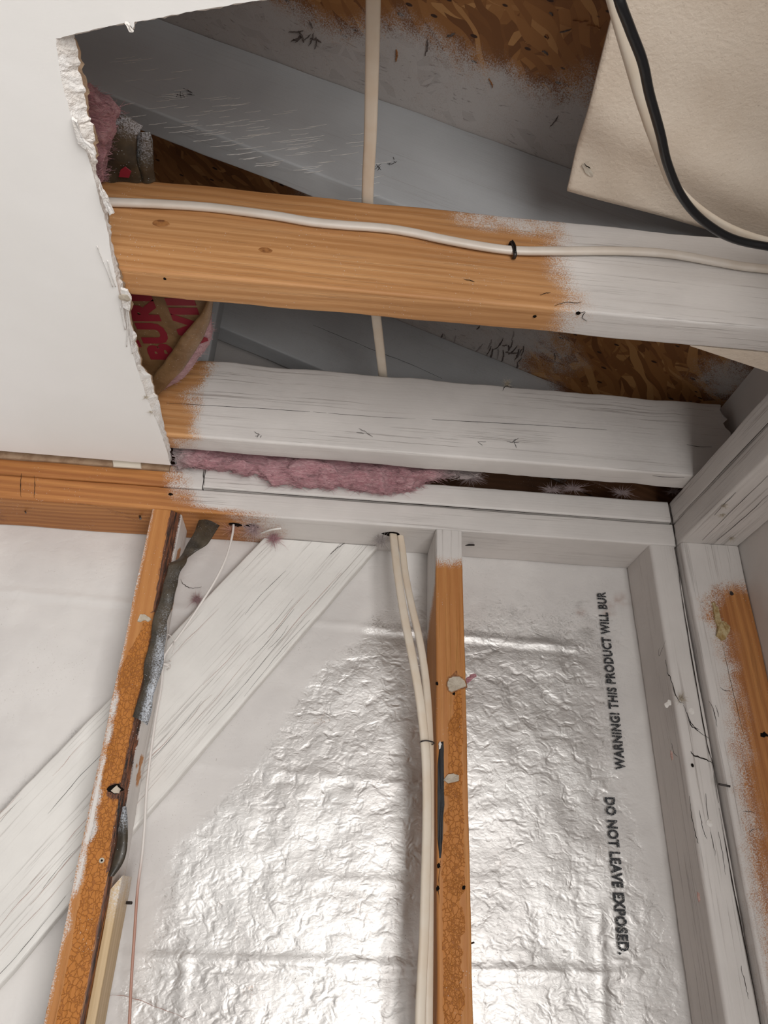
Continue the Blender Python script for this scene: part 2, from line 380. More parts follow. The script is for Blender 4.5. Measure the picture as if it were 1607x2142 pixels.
def crackline(name, pts, nrm, w, mat, parent, jag=0.0009, depth=0.0003):
    w *= 0.62
    """split in the wood: a narrow dark wedge following a jagged line, hair-width proud of the face"""
    C = cat_rom(pts, 5); nrm = Vector(nrm).normalized(); V = []; f = []
    for i, c in enumerate(C):
        T = (C[min(i + 1, len(C) - 1)] - C[max(i - 1, 0)]).normalized(); s = T.cross(nrm)
        ww = w * (0.25 + 0.75 * math.sin(math.pi * min(1, max(0.03, i / (len(C) - 1)))) ) * (0.6 + 0.6 * random.random())
        c = c + s * (random.random() - 0.5) * jag
        V += [c - s * ww / 2, c + s * ww / 2, c + s * ww / 4 + nrm * depth, c - s * ww / 4 + nrm * depth]
    for i in range(len(C) - 1):
        a = i * 4; f += [(a + j, a + (j + 1) % 4, a + 4 + (j + 1) % 4, a + 4 + j) for j in range(4)]
    f += [(3, 2, 1, 0), tuple(len(V) - 4 + j for j in range(4))]
    return link(name, V, f, mat, parent, {'paint': [0] * len(V)})
def text(name, body, P0, X, Y, width, height, mat, parent, lift, bold=0.0):
    c = bpy.data.curves.new(name, 'FONT'); c.body = body; c.size = 1.0; c.offset = bold; c.resolution_u = 3; c.space_character = 1.08; c.extrude = 0.0
    o = bpy.data.objects.new(name, c); COL.objects.link(o); bpy.context.view_layer.update()
    me = bpy.data.meshes.new_from_object(o.evaluated_get(bpy.context.evaluated_depsgraph_get()))
    xs = [v.co.x for v in me.vertices]; ys = [v.co.y for v in me.vertices]; x0, x1, y0, y1 = min(xs), max(xs), min(ys), max(ys)
    X, Y = Vector(X).normalized(), Vector(Y).normalized(); N = X.cross(Y)
    for v in me.vertices:
        v.co = Vector(P0) + X * ((v.co.x - x0) / (x1 - x0) * width) + Y * ((v.co.y - y0) / (y1 - y0) * height) + N * lift
    me.materials.clear(); me.materials.append(mat); bpy.data.objects.remove(o); me.name = name
    q = bpy.data.objects.new(name, me); COL.objects.link(q); q.parent = parent; return q
def wool(name, rows, mat, parent=None, amp=0.006, grey=None, strands=260, slen=0.02, k=0.0, under=(0, 0, 1)):
    """matted glass wool: rows = list of equal-length polylines (3D) lofted, displaced, with loose fibres"""
    rows = [cat_rom(r, 10) for r in rows]; cols = len(rows[0]); R2 = []
    for j in range(cols):
        R2.append(cat_rom([r[j] for r in rows], 6))
    nr = len(R2[0]); V, pa, f = [], [], []
    for j in range(cols):
        for i in range(nr):
            p = R2[j][i]; e = math.sin(math.pi * min(1, max(0, i / (nr - 1))))
            d = Vector((nz(p, 45, k), nz(p, 60, k + 3), nz(p, 60, k + 8))) * amp * 1.2 + Vector((nz(p, 160, k), nz(p, 160, k + 3), nz(p, 160, k + 8))) * amp * 0.5
            q = p + d + Vector((0, -1, -0.6)) * amp * e * (0.4 + nz(p, 30, k))
            V.append(q); pa.append(grey(p) if grey else 0.0)
    for j in range(cols - 1):
        for i in range(nr - 1):
            a = j * nr + i; f.append((a, a + 1, a + nr + 1, a + nr))
    n0 = len(V)
    for s in range(strands):
        b = random.randrange(n0); p = V[b]; T = Vector((random.choice((-1, 1)) * random.uniform(0.5, 1), random.uniform(-0.5, 0.1), random.uniform(-0.5, 0.35))).normalized()
        L = slen * random.uniform(0.3, 1.0); Wt = Vector((random.uniform(-1, 1), random.uniform(-1, 1), random.uniform(-1, 1))).cross(T).normalized()
        cv = Vector((random.uniform(-1, 1), random.uniform(-1, 0.3), random.uniform(-1, 0.6))) * L * 0.5
        base = len(V); m = 6
        for i in range(m):
            u = i / (m - 1); c = p + T * L * (u - 0.35) + cv * (u - 0.3) ** 2; ww = 0.0003 * (1 - u * 0.6)
            V += [c - Wt * ww, c + Wt * ww]; pa += [pa[b]] * 2
        for i in range(m - 1):
            a = base + i * 2; f.append((a, a + 1, a + 3, a + 2))
    return link(name, V, f, mat, parent, {'paint': pa}, True)
def tuft(name, c, r, n, mat, parent=None, grey=0.5, squash=(1, 1, 1), thick=0.0003):
    """small clump of teased fibres: curled tapering strands from a matted core"""
    V, f, pa = [], [], []; c = Vector(c)
    for i in range(9):
        for j in range(12):
            th = math.pi * i / 8; ph = 2 * math.pi * j / 12
            d = Vector((math.sin(th) * math.cos(ph), math.sin(th) * math.sin(ph), math.cos(th)))
            k = 0.26 * r * (1 + 0.9 * nz(c + d * r, 120 * 0.02 / r, 2))
            V.append(c + Vector((d.x * squash[0], d.y * squash[1], d.z * squash[2])) * k); pa.append(grey)
    for i in range(8):
        for j in range(12):
            a = i * 12 + j; b = i * 12 + (j + 1) % 12; f.append((a, b, b + 12, a + 12))
    for s in range(int(n * 2.2)):
        d = Vector([random.gauss(0, 1) for _ in range(3)]).normalized(); d = Vector((d.x * squash[0], d.y * squash[1], d.z * squash[2]))
        cur = Vector([random.gauss(0, 1) for _ in range(3)]) * r * 0.5; Wt = d.cross(Vector((random.random(), 1, random.random()))).normalized(); base = len(V)
        L = r * random.uniform(0.6, 1.3)
        for i in range(6):
            u = i / 5; q = c + d * L * u + cur * u * u; ww = thick * (1.2 - u)
            V += [q - Wt * ww, q + Wt * ww]; pa += [grey] * 2
        for i in range(5):
            a = base + i * 2; f.append((a, a + 1, a + 3, a + 2))
    return link(name, V, f, mat, parent, {'paint': pa}, True)

# ================================================================== STRUCTURE
def quadbox(name, lo, hi, mat, label=None, kind='structure'):
    (x0, y0, z0), (x1, y1, z1) = lo, hi
    V = [(x, y, z) for x in (x0, x1) for y in (y0, y1) for z in (z0, z1)]
    f = [(0, 1, 3, 2), (4, 6, 7, 5), (0, 4, 5, 1), (2, 3, 7, 6), (0, 2, 6, 4), (1, 5, 7, 3)]
    o = link(name, V, f, mat, None, {'paint': [1.0] * 8}); fix_normals(o)
    if kind: o['kind'] = kind
    if label: o['label'] = label
    return o
M['concrete'] = flat('grey_concrete', (0.72, 0.70, 0.68), 0.8, col2=(0.66, 0.64, 0.62), cs=4)
quadbox('floor', (-2.2, -2.2, -0.1), (2.4, 1.05, 0.0), M['concrete'], 'grey concrete floor below the framing')
# back wall sheathing: silver foil faced board, a fine sheet with folds
YF = 1.0295
CR = [((0, 1237), (1200, 1353), 0.0022), ((0, 1560), (860, 1641), 0.0008), ((650, 1839), (860, 1845), 0.0010), ((244, 1999), (1300, 2039), 0.0022)]
creases = [(aty(a[0], a[1], YF), aty(b[0], b[1], YF), h) for a, b, h in CR]
VC = [(aty(1255, 1880, YF), aty(1262, 2142, YF), 0.0016), (aty(820, 1900, YF), aty(795, 2142, YF), 0.0008), (aty(385, 1950, YF), aty(380, 2142, YF), 0.0008)]
br_u = (aty(545, 1130, 1.01), aty(0, 1705, 1.01)); br_l = (aty(780, 1150, 1.01), aty(0, 2040, 1.01))
pvp = [aty(x, y, YF) for x, y in ((870, 1195), (800, 1260), (735, 1330), (640, 1420), (520, 1560), (480, 1650), (385, 1730), (320, 1800), (290, 1950), (235, 2142))]
def interp(tab, z):
    tab = sorted(tab)
    if z <= tab[0][0]: return tab[0][1]
    for (a, x), (b, y) in zip(tab, tab[1:]):
        if z <= b: return x + (y - x) * (z - a) / (b - a)
    return tab[-1][1]
bay1 = [(p.z, p.x) for p in pvp]
tr = [(aty(x, y, YF).z, aty(x, y, YF).x) for x, y in ((1215, 1300), (1225, 1400), (1235, 1600), (1270, 1800), (1335, 1950), (1360, 2142))]
def foil_paint(P):
    x, z = P.x, P.z; n = nz(P, 18, 4) * 0.02 + nz(P, 60, 2) * 0.006
    top = sm(ZB - 0.17, ZB - 0.045, z + n * 1.5)
    if x < 0.165:      # bays left of the middle stud
        e = interp(bay1, z)
        a = 1 - sm(-0.012, 0.050, x - e + n * 0.8)
        if x < -0.23: a = max(0.93 - 0.5 * sm(0, 0.3, nz(P, 6, 1)), sm(-0.03, 0.05, (z - CZ) - (0.28 + 1.35 * (x + .25)) + n))
        return max(a, top * 0.95)
    e = interp(tr, z)
    return max(top * 0.82, sm(-0.05, 0.10, x - e + n) * 0.97, 0.0)
def foil_dark(P):
    d = 0.0
    for (x, y, r) in ((1270, 1275, 0.02), (1300, 1255, 0.018), (1215, 1280, 0.012)):
        q = aty(x, y, YF); dd = (P - q).length; d = max(d, (1 - sm(0.2 * r, r, dd)) * (0.5 + nz(P, 120, 2)))
    return max(0, d)
nx, nzz = 270, 172; xa, xb, za, zb_ = -0.80, 0.604, CZ - 0.30, ZB + 0.03
V, f, pa, dk = [], [], [], []
for i in range(nx + 1):
    for j in range(nzz + 1):
        x = xa + (xb - xa) * i / nx; z = za + (zb_ - za) * j / nzz; P = Vector((x, YF, z)); y = 0.0
        for a, b, h in creases:
            if a.x - 0.03 < x < b.x + 0.03:
                zl = a.z + (b.z - a.z) * (x - a.x) / (b.x - a.x) + nz((x, 0, 0), 30, 2) * 0.002
                q = (z - zl) / 0.005; y -= h * math.exp(-q * q) * sm(-0.03, 0.02, x - a.x) * (1 - sm(-0.02, 0.03, x - b.x)); y += h * 0.25 * math.exp(-(q + 1.8) ** 2)
        for a, b, h in VC:
            if b.z - 0.03 < z < a.z:
                xl = a.x + (b.x - a.x) * (z - a.z) / (b.z - a.z) + nz((0, 0, z), 25, 3) * 0.004
                q = (x - xl) / 0.005; y -= h * math.exp(-q * q) * sm(0, 0.02, a.z - z)
        y += nz(P, 9, 1) * 0.0022 + nz(P, 25, 3) * 0.0009 + nz(P, 60, 5) * 0.0004
        V.append((x, YF + y, z)); pa.append(foil_paint(P)); dk.append(foil_dark(P))
for i in range(nx):
    for j in range(nzz):
        a = i * (nzz + 1) + j; f.append((a, a + nzz + 1, a + nzz + 2, a + 1))
n0 = len(V)                                                            # board core behind the foil
V += [(xa, YF + 0.03, za), (xb, YF + 0.03, za), (xb, YF + 0.03, zb_), (xa, YF + 0.03, zb_)]; pa += [0] * 4; dk += [0] * 4
A, B, Cc, Dd = 0, nx * (nzz + 1), nx * (nzz + 1) + nzz, nzz
f += [(n0, n0 + 3, n0 + 2, n0 + 1), (A, n0, n0 + 1, B), (B, n0 + 1, n0 + 2, Cc), (Cc, n0 + 2, n0 + 3, Dd), (Dd, n0 + 3, n0, A)]
wall = link('wall_back', V, f, M['foil'], None, {'paint': pa, 'dark': dk}, True, nx * nzz)
wall['kind'] = 'structure'; wall['label'] = 'silver foil faced sheathing board with creases and printed warning, between the studs'
# printed warnings
def mat_ink():
    t = NT('worn_black_ink'); co = t.coord()
    a = t.rng(t.noise(co, 700, 2, 0.7), 0.36, 0.44); 
    tr = t.n.new('ShaderNodeBsdfTransparent'); mx = t.n.new('ShaderNodeMixShader')
    t.set(base=(0.012, 0.014, 0.018), rough=0.6)
    t.l.new(a, mx.inputs[0]); t.l.new(tr.outputs[0], mx.inputs[1]); t.l.new(t.b.outputs[0], mx.inputs[2]); t.l.new(mx.outputs[0], t.out.inputs[0])
    return t.m
M['ink'] = mat_ink()
a, b = aty(1263, 1668, YF), aty(1292, 1997, YF)
text('printed_warning', 'DO NOT LEAVE EXPOSED.', a, b - a, Vector((1, 0, 0)), (b - a).length, 0.0150, M['ink'], wall, 0.0034, 0.045)
a, b = aty(1308, 1612, YF), aty(1266, 1240, YF)
text('printed_warning', 'WARNING! THIS PRODUCT WILL BUR', a, b - a, Vector((-1, 0, 0)), (b - a).length, 0.0150, M['ink'], wall, 0.0034, 0.04)

M['whitewall'] = lumber('sprayed_sheathing', (0.4, 0.2, 0.1), (0.4, 0.2, 0.1), pgrain=0.2)
M['dim'] = lumber('overspray_sheathing', (0.10, 0.045, 0.02), (0.16, 0.07, 0.03), paint=(0.42, 0.40, 0.39), pgrain=0.3)
quadbox('wall_right', (0.6045, -0.4, 0.0), (0.617, 1.06, ZH + 0.155), M['whitewall'], 'white sprayed sheathing closing the right wall')
# gable end above the plates
gb = board('gable_sheathing', (-1.6, 1.03, ZH - 0.01), (1, 0, 0), (0, 0, 1), (0, 1, 0), 2.2, 0.9, 0.012, M['dim'], None, paint=lambda P: 0.9 * sm(ZH + 0.10, ZH + 0.16, P.z) * (1 - sm(0.05, 0.12, P.x)) * (1 - sm(ZH + 0.34, ZH + 0.42, P.z)), step=0.03)  # paint mask stops low, high and right, darkening the cavity by colour
tag(gb, 'dim sheathing board of the gable above the top plates', 'sheathing')
# floor-side lower wall below the foil field
# roof deck
def roofz(x): return CZ + 0.9776 - 0.408 * x
def osb_paint(P):
    n = nz(P, 12, 3) * 0.03 + nz(P, 40, 1) * 0.01
    if P.y < 0.66:
        return 0.88 * sm(0.475 - 0.05 * P.x, 0.545 - 0.05 * P.x, P.y + n)
    a = (1 - sm(0.28, 0.42, P.x + n * 2)) * sm(-0.14, -0.02, P.x)  # left end kept bare brown, standing in for the dark attic cavity
    q = aty(1500, 830, 0.84); b = 0.85 * (1 - sm(0.02, 0.09, (P - q).length + n))
    return max(a * 0.85, b)
nx, ny = 190, 200; xa, xb, ya, yb = -1.6, 0.70, -1.3, 1.06; V, f, pa = [], [], []
for i in range(nx + 1):
    for j in range(ny + 1):
        x = xa + (xb - xa) * i / nx; y = ya + (yb - ya) * j / ny; P = Vector((x, y, roofz(x))); V.append(P); pa.append(osb_paint(P))
for i in range(nx):
    for j in range(ny):
        a = i * (ny + 1) + j; f.append((a, a + 1, a + ny + 2, a + ny + 1))
n0 = len(V); V += [(xa, ya, roofz(xa) + .013), (xb, ya, roofz(xb) + .013), (xb, yb, roofz(xb) + .013), (xa, yb, roofz(xa) + .013)]; pa += [0] * 4
A, B, Cc, Dd = 0, nx * (ny + 1), nx * (ny + 1) + ny, ny
f += [(n0, n0 + 1, n0 + 2, n0 + 3), (A, B, n0 + 1, n0), (B, Cc, n0 + 2, n0 + 1), (Cc, Dd, n0 + 3, n0 + 2), (Dd, A, n0, n0 + 3)]
roof = link('roof_deck', V, f, M['osb'], None, {'paint': pa})
tag(roof, 'sloping strand board roof deck seen from below behind the rafters, brown with white overspray', 'roof deck', kind='structure')

def at_roof(x, y):
    d = ray(x, y); return d * ((0.9776) / (d.z + 0.408 * d.x)) + O
random.seed(21)
M['strand'] = flat('shadowy_strand', (0.075, 0.055, 0.048), 0.9, col2=(0.14, 0.115, 0.105), cs=200)
M['strand_light'] = flat('painted_strand', (0.30, 0.27, 0.26), 0.9)
RN = Vector((-0.408, 0, -1)).normalized()
for i in range(60):        # lifted, broken strands
    if i < 34: c = (random.gauss(1035, 62), random.gauss(728, 24)); m_ = ('strand', 'strand', 'strand_light')[i % 3]
    elif i < 44: c = (random.gauss(640, 12), random.gauss(68, 9)); m_ = 'strand'
    else: c = (random.uniform(700, 1240), random.uniform(10, 330)); m_ = ('strand', 'knot')[i % 2]
    a = random.gauss(2.0, 0.45) if i < 34 else random.uniform(0, 3.1); l = random.uniform(10, 34)
    crackline('lifted_strand', [at_roof(*c), at_roof(c[0] + l * math.cos(a) * 0.5, c[1] + l * math.sin(a) * 0.5), at_roof(c[0] + l * math.cos(a + .15), c[1] + l * math.sin(a + .15))], RN, random.uniform(0.0015, 0.0055), M[m_], roof, jag=0.001, depth=0.002)
# drywall ceiling with its torn edge
ZD = ZH - 0.0127
top_px = [(560, -2), (520, 4), (470, 12), (400, 24), (350, 34), (300, 43), (282, 46), (277, 62), (271, 48), (262, 47), (240, 53), (200, 61), (160, 70)]
face_px = top_px + [(117, 81), (119, 105), (124, 140), (129, 170), (139, 207), (150, 245), (162, 276), (170, 298), (182, 320), (190, 345), (197, 372), (203, 397), (210, 425), (218, 450), (226, 490), (233, 537), (240, 570), (247, 604), (257, 643), (264, 688), (271, 715), (278, 741), (285, 764), (292, 786), (306, 828), (318, 858), (331, 890), (340, 915), (348, 940), (357, 973)]
back_px = [(x + 3, y - 0.5) for x, y in top_px[:-1]] + [(170, 72), (156, 77), (164, 105), (168, 135), (174, 168), (181, 203), (189, 240), (194, 265), (199, 292), (203, 322), (200, 345), (204, 370), (214, 395), (222, 420), (228, 448), (232, 488), (241, 530), (250, 565), (259, 595), (274, 632), (273, 674), (284, 697), (287, 725), (296, 764), (314, 783), (326, 822), (335, 853), (345, 898), (353, 920), (358, 945), (359, 973)]
def jag(pts, z, amp, k):
    P = [atz(x, y, z) for x, y in pts]; out = []
    for i in range(len(P) - 1):
        n = 5
        for j in range(n):
            q = P[i].lerp(P[i + 1], j / n); out.append(q + Vector((nz(q, 160, k) + nz(q, 420, k), nz(q, 160, k + 5), 0)) * amp)
    out.append(P[-1]); return out
lo = jag(face_px, ZD, 0.0007, 1); hi = jag(back_px, ZH - 0.0006, 0.0022, 4)
ext = lambda z: [Vector((-0.02, -0.1, z)), Vector((-0.02, -1.4, z)), Vector((-1.6, -1.4, z))]
def ceil_poly(edge, z):
    e = edge[-1]
    return edge + [Vector((-1.6, e.y - 0.022, z))] + [Vector((-1.6, -1.4, z)), Vector((0.6, -1.4, z)), Vector((0.6, -0.35, z)), Vector((0.28, -0.2, z)), Vector((0.14, 0.24, z))]
def fill(poly):
    from mathutils.geometry import tessellate_polygon
    return [tuple(t) for t in tessellate_polygon([[Vector((p.x, p.y, 0)) for p in poly]])]
pl, ph = ceil_poly(lo, ZD), ceil_poly(hi, ZH - 0.0006)
t1, t2 = fill(pl), fill(ph); n = len(pl); ne = len(lo)
ceil = link('ceiling', pl + ph, t1 + [tuple(i + n for i in t) for t in t2] + [(i, i + 1, n + i + 1, n + i) for i in range(ne - 1, n - 1)] + [(n - 1, 0, n, 2 * n - 1)], M['drywall'], None)
fix_normals(ceil)
ceil['kind'] = 'structure'; ceil['label'] = 'white drywall ceiling with a ragged torn edge, on the left'
V, f = [], []; k = 5
for i in range(ne):
    for j in range(k + 1):
        q = lo[i].lerp(hi[i], j / k)
        if 0 < j < k: q = q + Vector((nz(q, 200, 2) + nz(q, 600, 1) * 0.7, nz(q, 200, 9), nz(q, 300, 5))) * 0.0011
        V.append(q)
for i in range(ne - 1):
    for j in range(k):
        a = i * (k + 1) + j; f.append((a, a + 1, a + k + 2, a + k + 1))
gc = link('gypsum_core', V, f, M['gypsum'], ceil); gc['label'] = 'crumbly white gypsum along the torn edge'
# brown torn paper fringe behind the core, ragged
fr = [i for i in range(ne) if hi[i].x > -0.24 or True][60:]
def fringe(name, i0, i1, wmax, kk):
    V, f = [], []
    for i in range(i0, i1):
        q = hi[i]; wd = wmax * (0.35 + 0.65 * abs(nz(q, 90, kk))) * math.sin(math.pi * (i - i0 + 0.3) / (i1 - i0))
        V += [q + Vector((-0.002, 0, 0)), q + Vector((wd, wd * 0.2, -0.001 - wd * 0.25)), q + Vector((wd, wd * 0.2, -0.0004 - wd * 0.25)), q + Vector((-0.002, 0, 0.0006))]
    for i in range(i1 - i0 - 1):
        a = i * 4; f += [(a + j, a + (j + 1) % 4, a + 4 + (j + 1) % 4, a + 4 + j) for j in range(4)]
    o = link(name, V, f, M['paperback'], ceil); return o
for i0, i1, wm, kk in ((66, 92, 0.006, 1), (94, 108, 0.005, 2), (118, 134, 0.005, 3), (140, 165, 0.005, 4), (166, 188, 0.003, 5)):
    o = fringe('torn_paper', i0, i1, wm, kk); o['label'] = 'brown torn paper along the broken edge'
def strip_px(name, L, Rr, ys, mat, parent, th=0.0008, paint=0.0, label=None, plane='y', n=6, crinkle=0.0015):
    """limp sheet between two pixel edges placed at real depths"""
    fn = aty if plane == 'y' else atz
    A = cat_rom([fn(x, y, d) for (x, y), d in zip(L, ys)], n); B = cat_rom([fn(x, y, d) for (x, y), d in zip(Rr, ys)], n)
    m = 8; V, f, pa = [], [], []
    for s in (0, 1):
        for i in range(len(A)):
            for j in range(m + 1):
                q = A[i].lerp(B[i], j / m); off = math.sin(math.pi * j / m) * 0.003
                q = q + Vector((0, -off, 0)) if plane == 'y' else q + Vector((0, 0, -off))
                q = q + Vector((nz(q, 40, 2), nz(q, 55, 4), nz(q, 40, 6))) * crinkle + Vector((0, th * s, th * s))
                V.append(q); pa.append(paint(q, i / (len(A) - 1), j / m) if callable(paint) else paint)
    N = len(A) * (m + 1)
    for s in (0, 1):
        for i in range(len(A) - 1):
            for j in range(m):
                a = s * N + i * (m + 1) + j; q = (a, a + 1, a + m + 2, a + m + 1); f.append(q if s == 0 else q[::-1])
    rim = [i * (m + 1) for i in range(len(A))]; rim2 = [i * (m + 1) + m for i in range(len(A))]
    for i in range(len(A) - 1):
        f.append((rim[i], rim[i + 1], N + rim[i + 1], N + rim[i])); f.append((rim2[i + 1], rim2[i], N + rim2[i], N + rim2[i + 1]))
    o = link(name, V, f, mat, parent, {'paint': pa}, True); fix_normals(o)
    if label: o['label'] = label
    return o
# white curled flaps hanging from the broken edge
for pts in ([(150, 245), (163, 250), (172, 290), (190, 300), (202, 325), (198, 330), (183, 310), (166, 300)],
            [(206, 372), (216, 395), (226, 410), (240, 445), (231, 448), (222, 430), (211, 402)],
            [(262, 46), (272, 50), (279, 66), (272, 62)],
            [(252, 600), (268, 605), (276, 625), (272, 650), (258, 640)]):
    o = slab('gypsum_flap', [atz(x, y, ZD - 0.003) for x, y in pts], (0, 0, -1), 0.0025, M['gypsum'], ceil, rough=0.0012, sub=4)
o = disc('crushed_knob', atz(261, 622, ZD - 0.005), (0, 0, -1), 0.006, 0.005, 0.001, M['remnant'], ceil); o['label'] = 'grey crushed fastener spot'
for pts in ([(203, 514), (215, 545), (224, 565), (236, 600)], [(225, 545), (232, 570), (242, 600)], [(264, 640), (267, 690), (265, 725)], [(268, 650), (273, 700), (277, 740)], [(252, 640), (262, 690)]):
    tube('paper_fibre', [atz(x, y, ZD - 0.002) for x, y in pts], 0.0006, 0.0004, M['gypsum'], ceil, sides=6)
for x, y in ((305, 831), (317, 862)):
    tuft('torn_nick', atz(x, y, ZD - 0.001), 0.004, 20, M['remnant'], ceil, 0.4)
# narrow strip between ceiling edge and plate
a = aty(-60, 941, 0.938); b = aty(357, 974, 0.938)
o = board('backing_strip', (-0.9, 0.9345, ZH - 0.0135), (1, 0, 0), (0, 0, 1), (0, 1, 0), 0.9 + b.x, 0.0125, 0.0045, M['paperback'], None, paint=0, r=0.0005, step=0.01)
tag(o, 'thin brown paper backed strip between the ceiling edge and the top plate', 'strip')
o = slab('card_shim', [aty(x, y, 0.932) for x, y in ((235, 961), (237, 977), (296, 981), (295, 966))], (0, -1, 0), 0.002, M['tab'], None, sub=2)
tag(o, 'small cream card shim tucked under the ceiling edge', 'shim')

# ================================================================== FRAMING
gap = 0.0008
pxX = lambda px, py, Y: aty(px, py, Y).x
# back wall plates
def lp_paint(P):
    n = nz(P, 15, 2) * 0.03
    if P.z < ZB + 0.004: return sm(-0.19, -0.06, P.x + n - (P.y - 0.94) * 0.3) * 0.98
    return sm(-0.245, -0.18, P.x + n)
kn = aty(20, 1010, D); 
def lp_dark(P):
    d = Vector((P.x + 0.50, (P.z - ZB - 0.018) * 0.8)).length + nz(P, 90, 1) * 0.006
    return 0.47 * (1 - sm(0.008, 0.034, d)) if P.x < -0.4 else 0.0
P1 = thing('lower_top_plate', None, 'long lower wall plate above the studs, orange at left and white at right', 'wall plate')
board('timber', (-1.2, D, ZB), (1, 0, 0), (0, 0, 1), (0, 1, 0), 1.2 + XR - 0.0015, 0.0372, 0.089, M['plate'], P1, paint=lp_paint, dark=lp_dark)
def up_paint(P): return sm(-0.262, -0.205, P.x + nz(P, 20, 2) * 0.02)
xj = pxX(428, 995, D)
P2 = thing('upper_top_plate', None, 'short orange upper wall plate tucked under the drywall edge at left', 'wall plate')
board('timber', (-1.2, D + 0.001, ZS + gap), (1, 0, 0), (0, 0, 1), (0, 1, 0), 1.2 + xj - 0.001, 0.0365, 0.088, M['plate'], P2, paint=up_paint)
P3 = thing('upper_top_plate', None, 'long white upper wall plate below the pink insulation, ending at the corner', 'wall plate')
board('timber', (xj + 0.001, D - 0.0015, ZS + gap + 0.001), (1, 0, 0), (0, 0, 1), (0, 1, 0), XR - xj - 0.004, 0.037, 0.089, M['plate'], P3, paint=1.0, r=0.004)
crackline('board_gap', [(xj + 0.002, D - 0.002, ZS), (0.1, D - 0.002, ZS - 0.0002), (XR - 0.004, D - 0.002, ZS)], (0, -1, 0), 0.0022, M['crack'], P3, jag=0.0004)
crackline('board_gap', [aty(x, y, D - 0.0016) for x, y in ((430, 974), (426, 990), (428, 1016))], (0, -1, 0), 0.0018, M['crack'], P3, jag=0.0008)
for px, py in ((357, 1033), (640, 958)):
    pass
disc('nail_head', aty(357, 1034, D), (0, -1, 0), 0.0035, 0.002, 0.0006, M['hole'], P1)
# knot and cracks at the far left of the lower plate
for pts in ([(45, 990), (43, 1015), (44, 1040)], [(72, 995), (73, 1020), (71, 1042)]):
    crackline('split', [aty(x, y, D - 0.0004) for x, y in pts], (0, -1, 0), 0.0018, M['crack'], P1)
for pts in ([(215, 1062), (260, 1075), (305, 1078)], [(240, 1075), (280, 1086), (310, 1090)], [(120, 1052), (170, 1054), (215, 1062)]):
    crackline('split', [atz(x, y, ZB - 0.0003) for x, y in pts], (0, 0, -1), 0.0014, M['knot'], P1)
def nailobj(name, base, tip, parent, r=0.0016, hr=0.0032):
    tube(name, [base, Vector(base).lerp(Vector(tip), 0.5), tip], r, r, M['steel'], parent, hint=(0.3, 0.2, 1), n=3, sides=8)
nailobj('bent_nail', atz(292, 1078, ZB + 0.004), atz(294, 1085, ZB - 0.012), P1)
nailobj('bent_nail', atz(52, 1068, ZB + 0.004), atz(54, 1073, ZB - 0.008), P1, 0.001)
# holes with frayed wool around the cables
for (x, y, rr) in ((492, 1098, 0.009), (525, 1101, 0.008), (818, 1117, 0.010)):
    o = disc('drilled_hole', atz(x, y, ZB - 0.0002), (0, 0, -1), rr * 1.3, rr * 0.7, 0.0004, M['hole'], P1)
M['orange_wool'] = flat('rusty_fibre', (0.38, 0.17, 0.10), 0.95, col2=(0.55, 0.33, 0.26), cs=100)
for nm, (x, y), r, n, g, m, lab in (('fibre_tuft', (484, 1108), 0.011, 90, 0.3, M['orange_wool'], 'rusty frayed fibre tuft at the left wire hole under the plate'),
                                    ('fibre_tuft', (530, 1107), 0.013, 130, 0.55, M['wool'], 'greyish pink fibre tuft under the plate beside the thin wire'),
                                    ('fibre_tuft', (572, 1126), 0.011, 110, 0.15, M['wool'], 'pink fibre tuft hanging over the top of the diagonal brace'),
                                    ('fibre_tuft', (797, 1130), 0.013, 150, 0.95, M['wool'], 'grey frayed fibre tuft beside the paired cables under the plate')):
    tag(tuft(nm, atz(x, y, ZB - 0.006), r, n, m, None, g), lab, 'fibre tuft', 'fibre tufts under the plate')
o = tube('splinter', [atz(545, 1116, ZB - 0.004), atz(565, 1109, ZB - 0.006), atz(588, 1105, ZB - 0.004)], 0.0016, 0.001, M['gypsum'], P1, sides=6)
# studs ------------------------------------------------------------
def zpx(px, py, Y=D): return aty(px, py, Y).z
Z0 = 0.001
# left stud (notched for the let-in brace behind it)
zL = {y: zpx(250, y) for y in (1065, 1293, 1400, 1520, 1650, 1850, 2000, 2142)}
def ls_glue(P):
    if P.y > D + 0.01 or P.z > zL[1293] - 0.004: return 0.0
    c = interp([(zL[1293] - .01, -0.234), (zL[1400], -0.244), (zL[1650], -0.238), (zL[1850], -0.238), (zL[2142] - .3, -0.236)], P.z)
    hw = interp([(zL[1293] - .01, 0.008), (zL[1400], 0.016), (zL[1850], 0.013), (zL[2142] - .3, 0.009)], P.z)
    return 1 - sm(hw - 0.003, hw + 0.002, abs(P.x - c))
def ls_paint(P):
    n = nz(P, 40, 2) * 0.006
    if P.x < -0.2595: return sm(-2, -1, 0) * (1 if P.y > D + 0.004 else 0.5)
    if P.x > -0.2215 and P.y > D + 0.004: return 0.95 * sm(zL[2000] + 0.03, zL[2000] + 0.10, P.z)
    if P.y < D + 0.01:
        e = interp([(zL[2142], -0.265), (zL[2000] - 0.02, -0.262), (zL[1850], -0.2535), (zL[1650] - 0.01, -0.2505), (zL[1650] + 0.02, -0.257), (zL[1520], -0.2535), (zL[1400] - 0.01, -0.259), (zL[1400] + 0.03, -0.264), (zL[1065], -0.266)], P.z)
        return 1 - sm(-0.004, 0.004, P.x - e + n)
    return 0.0
def ls_dark(P):
    if P.x > -0.226 and P.y < D + 0.02: return 0.55 * sm(zL[1850] - 0.15, zL[1650], P.z) * 0.6
    q = aty(240, 1655, D); return 0.9 * (1 - sm(0.006, 0.013, (P - q).length))
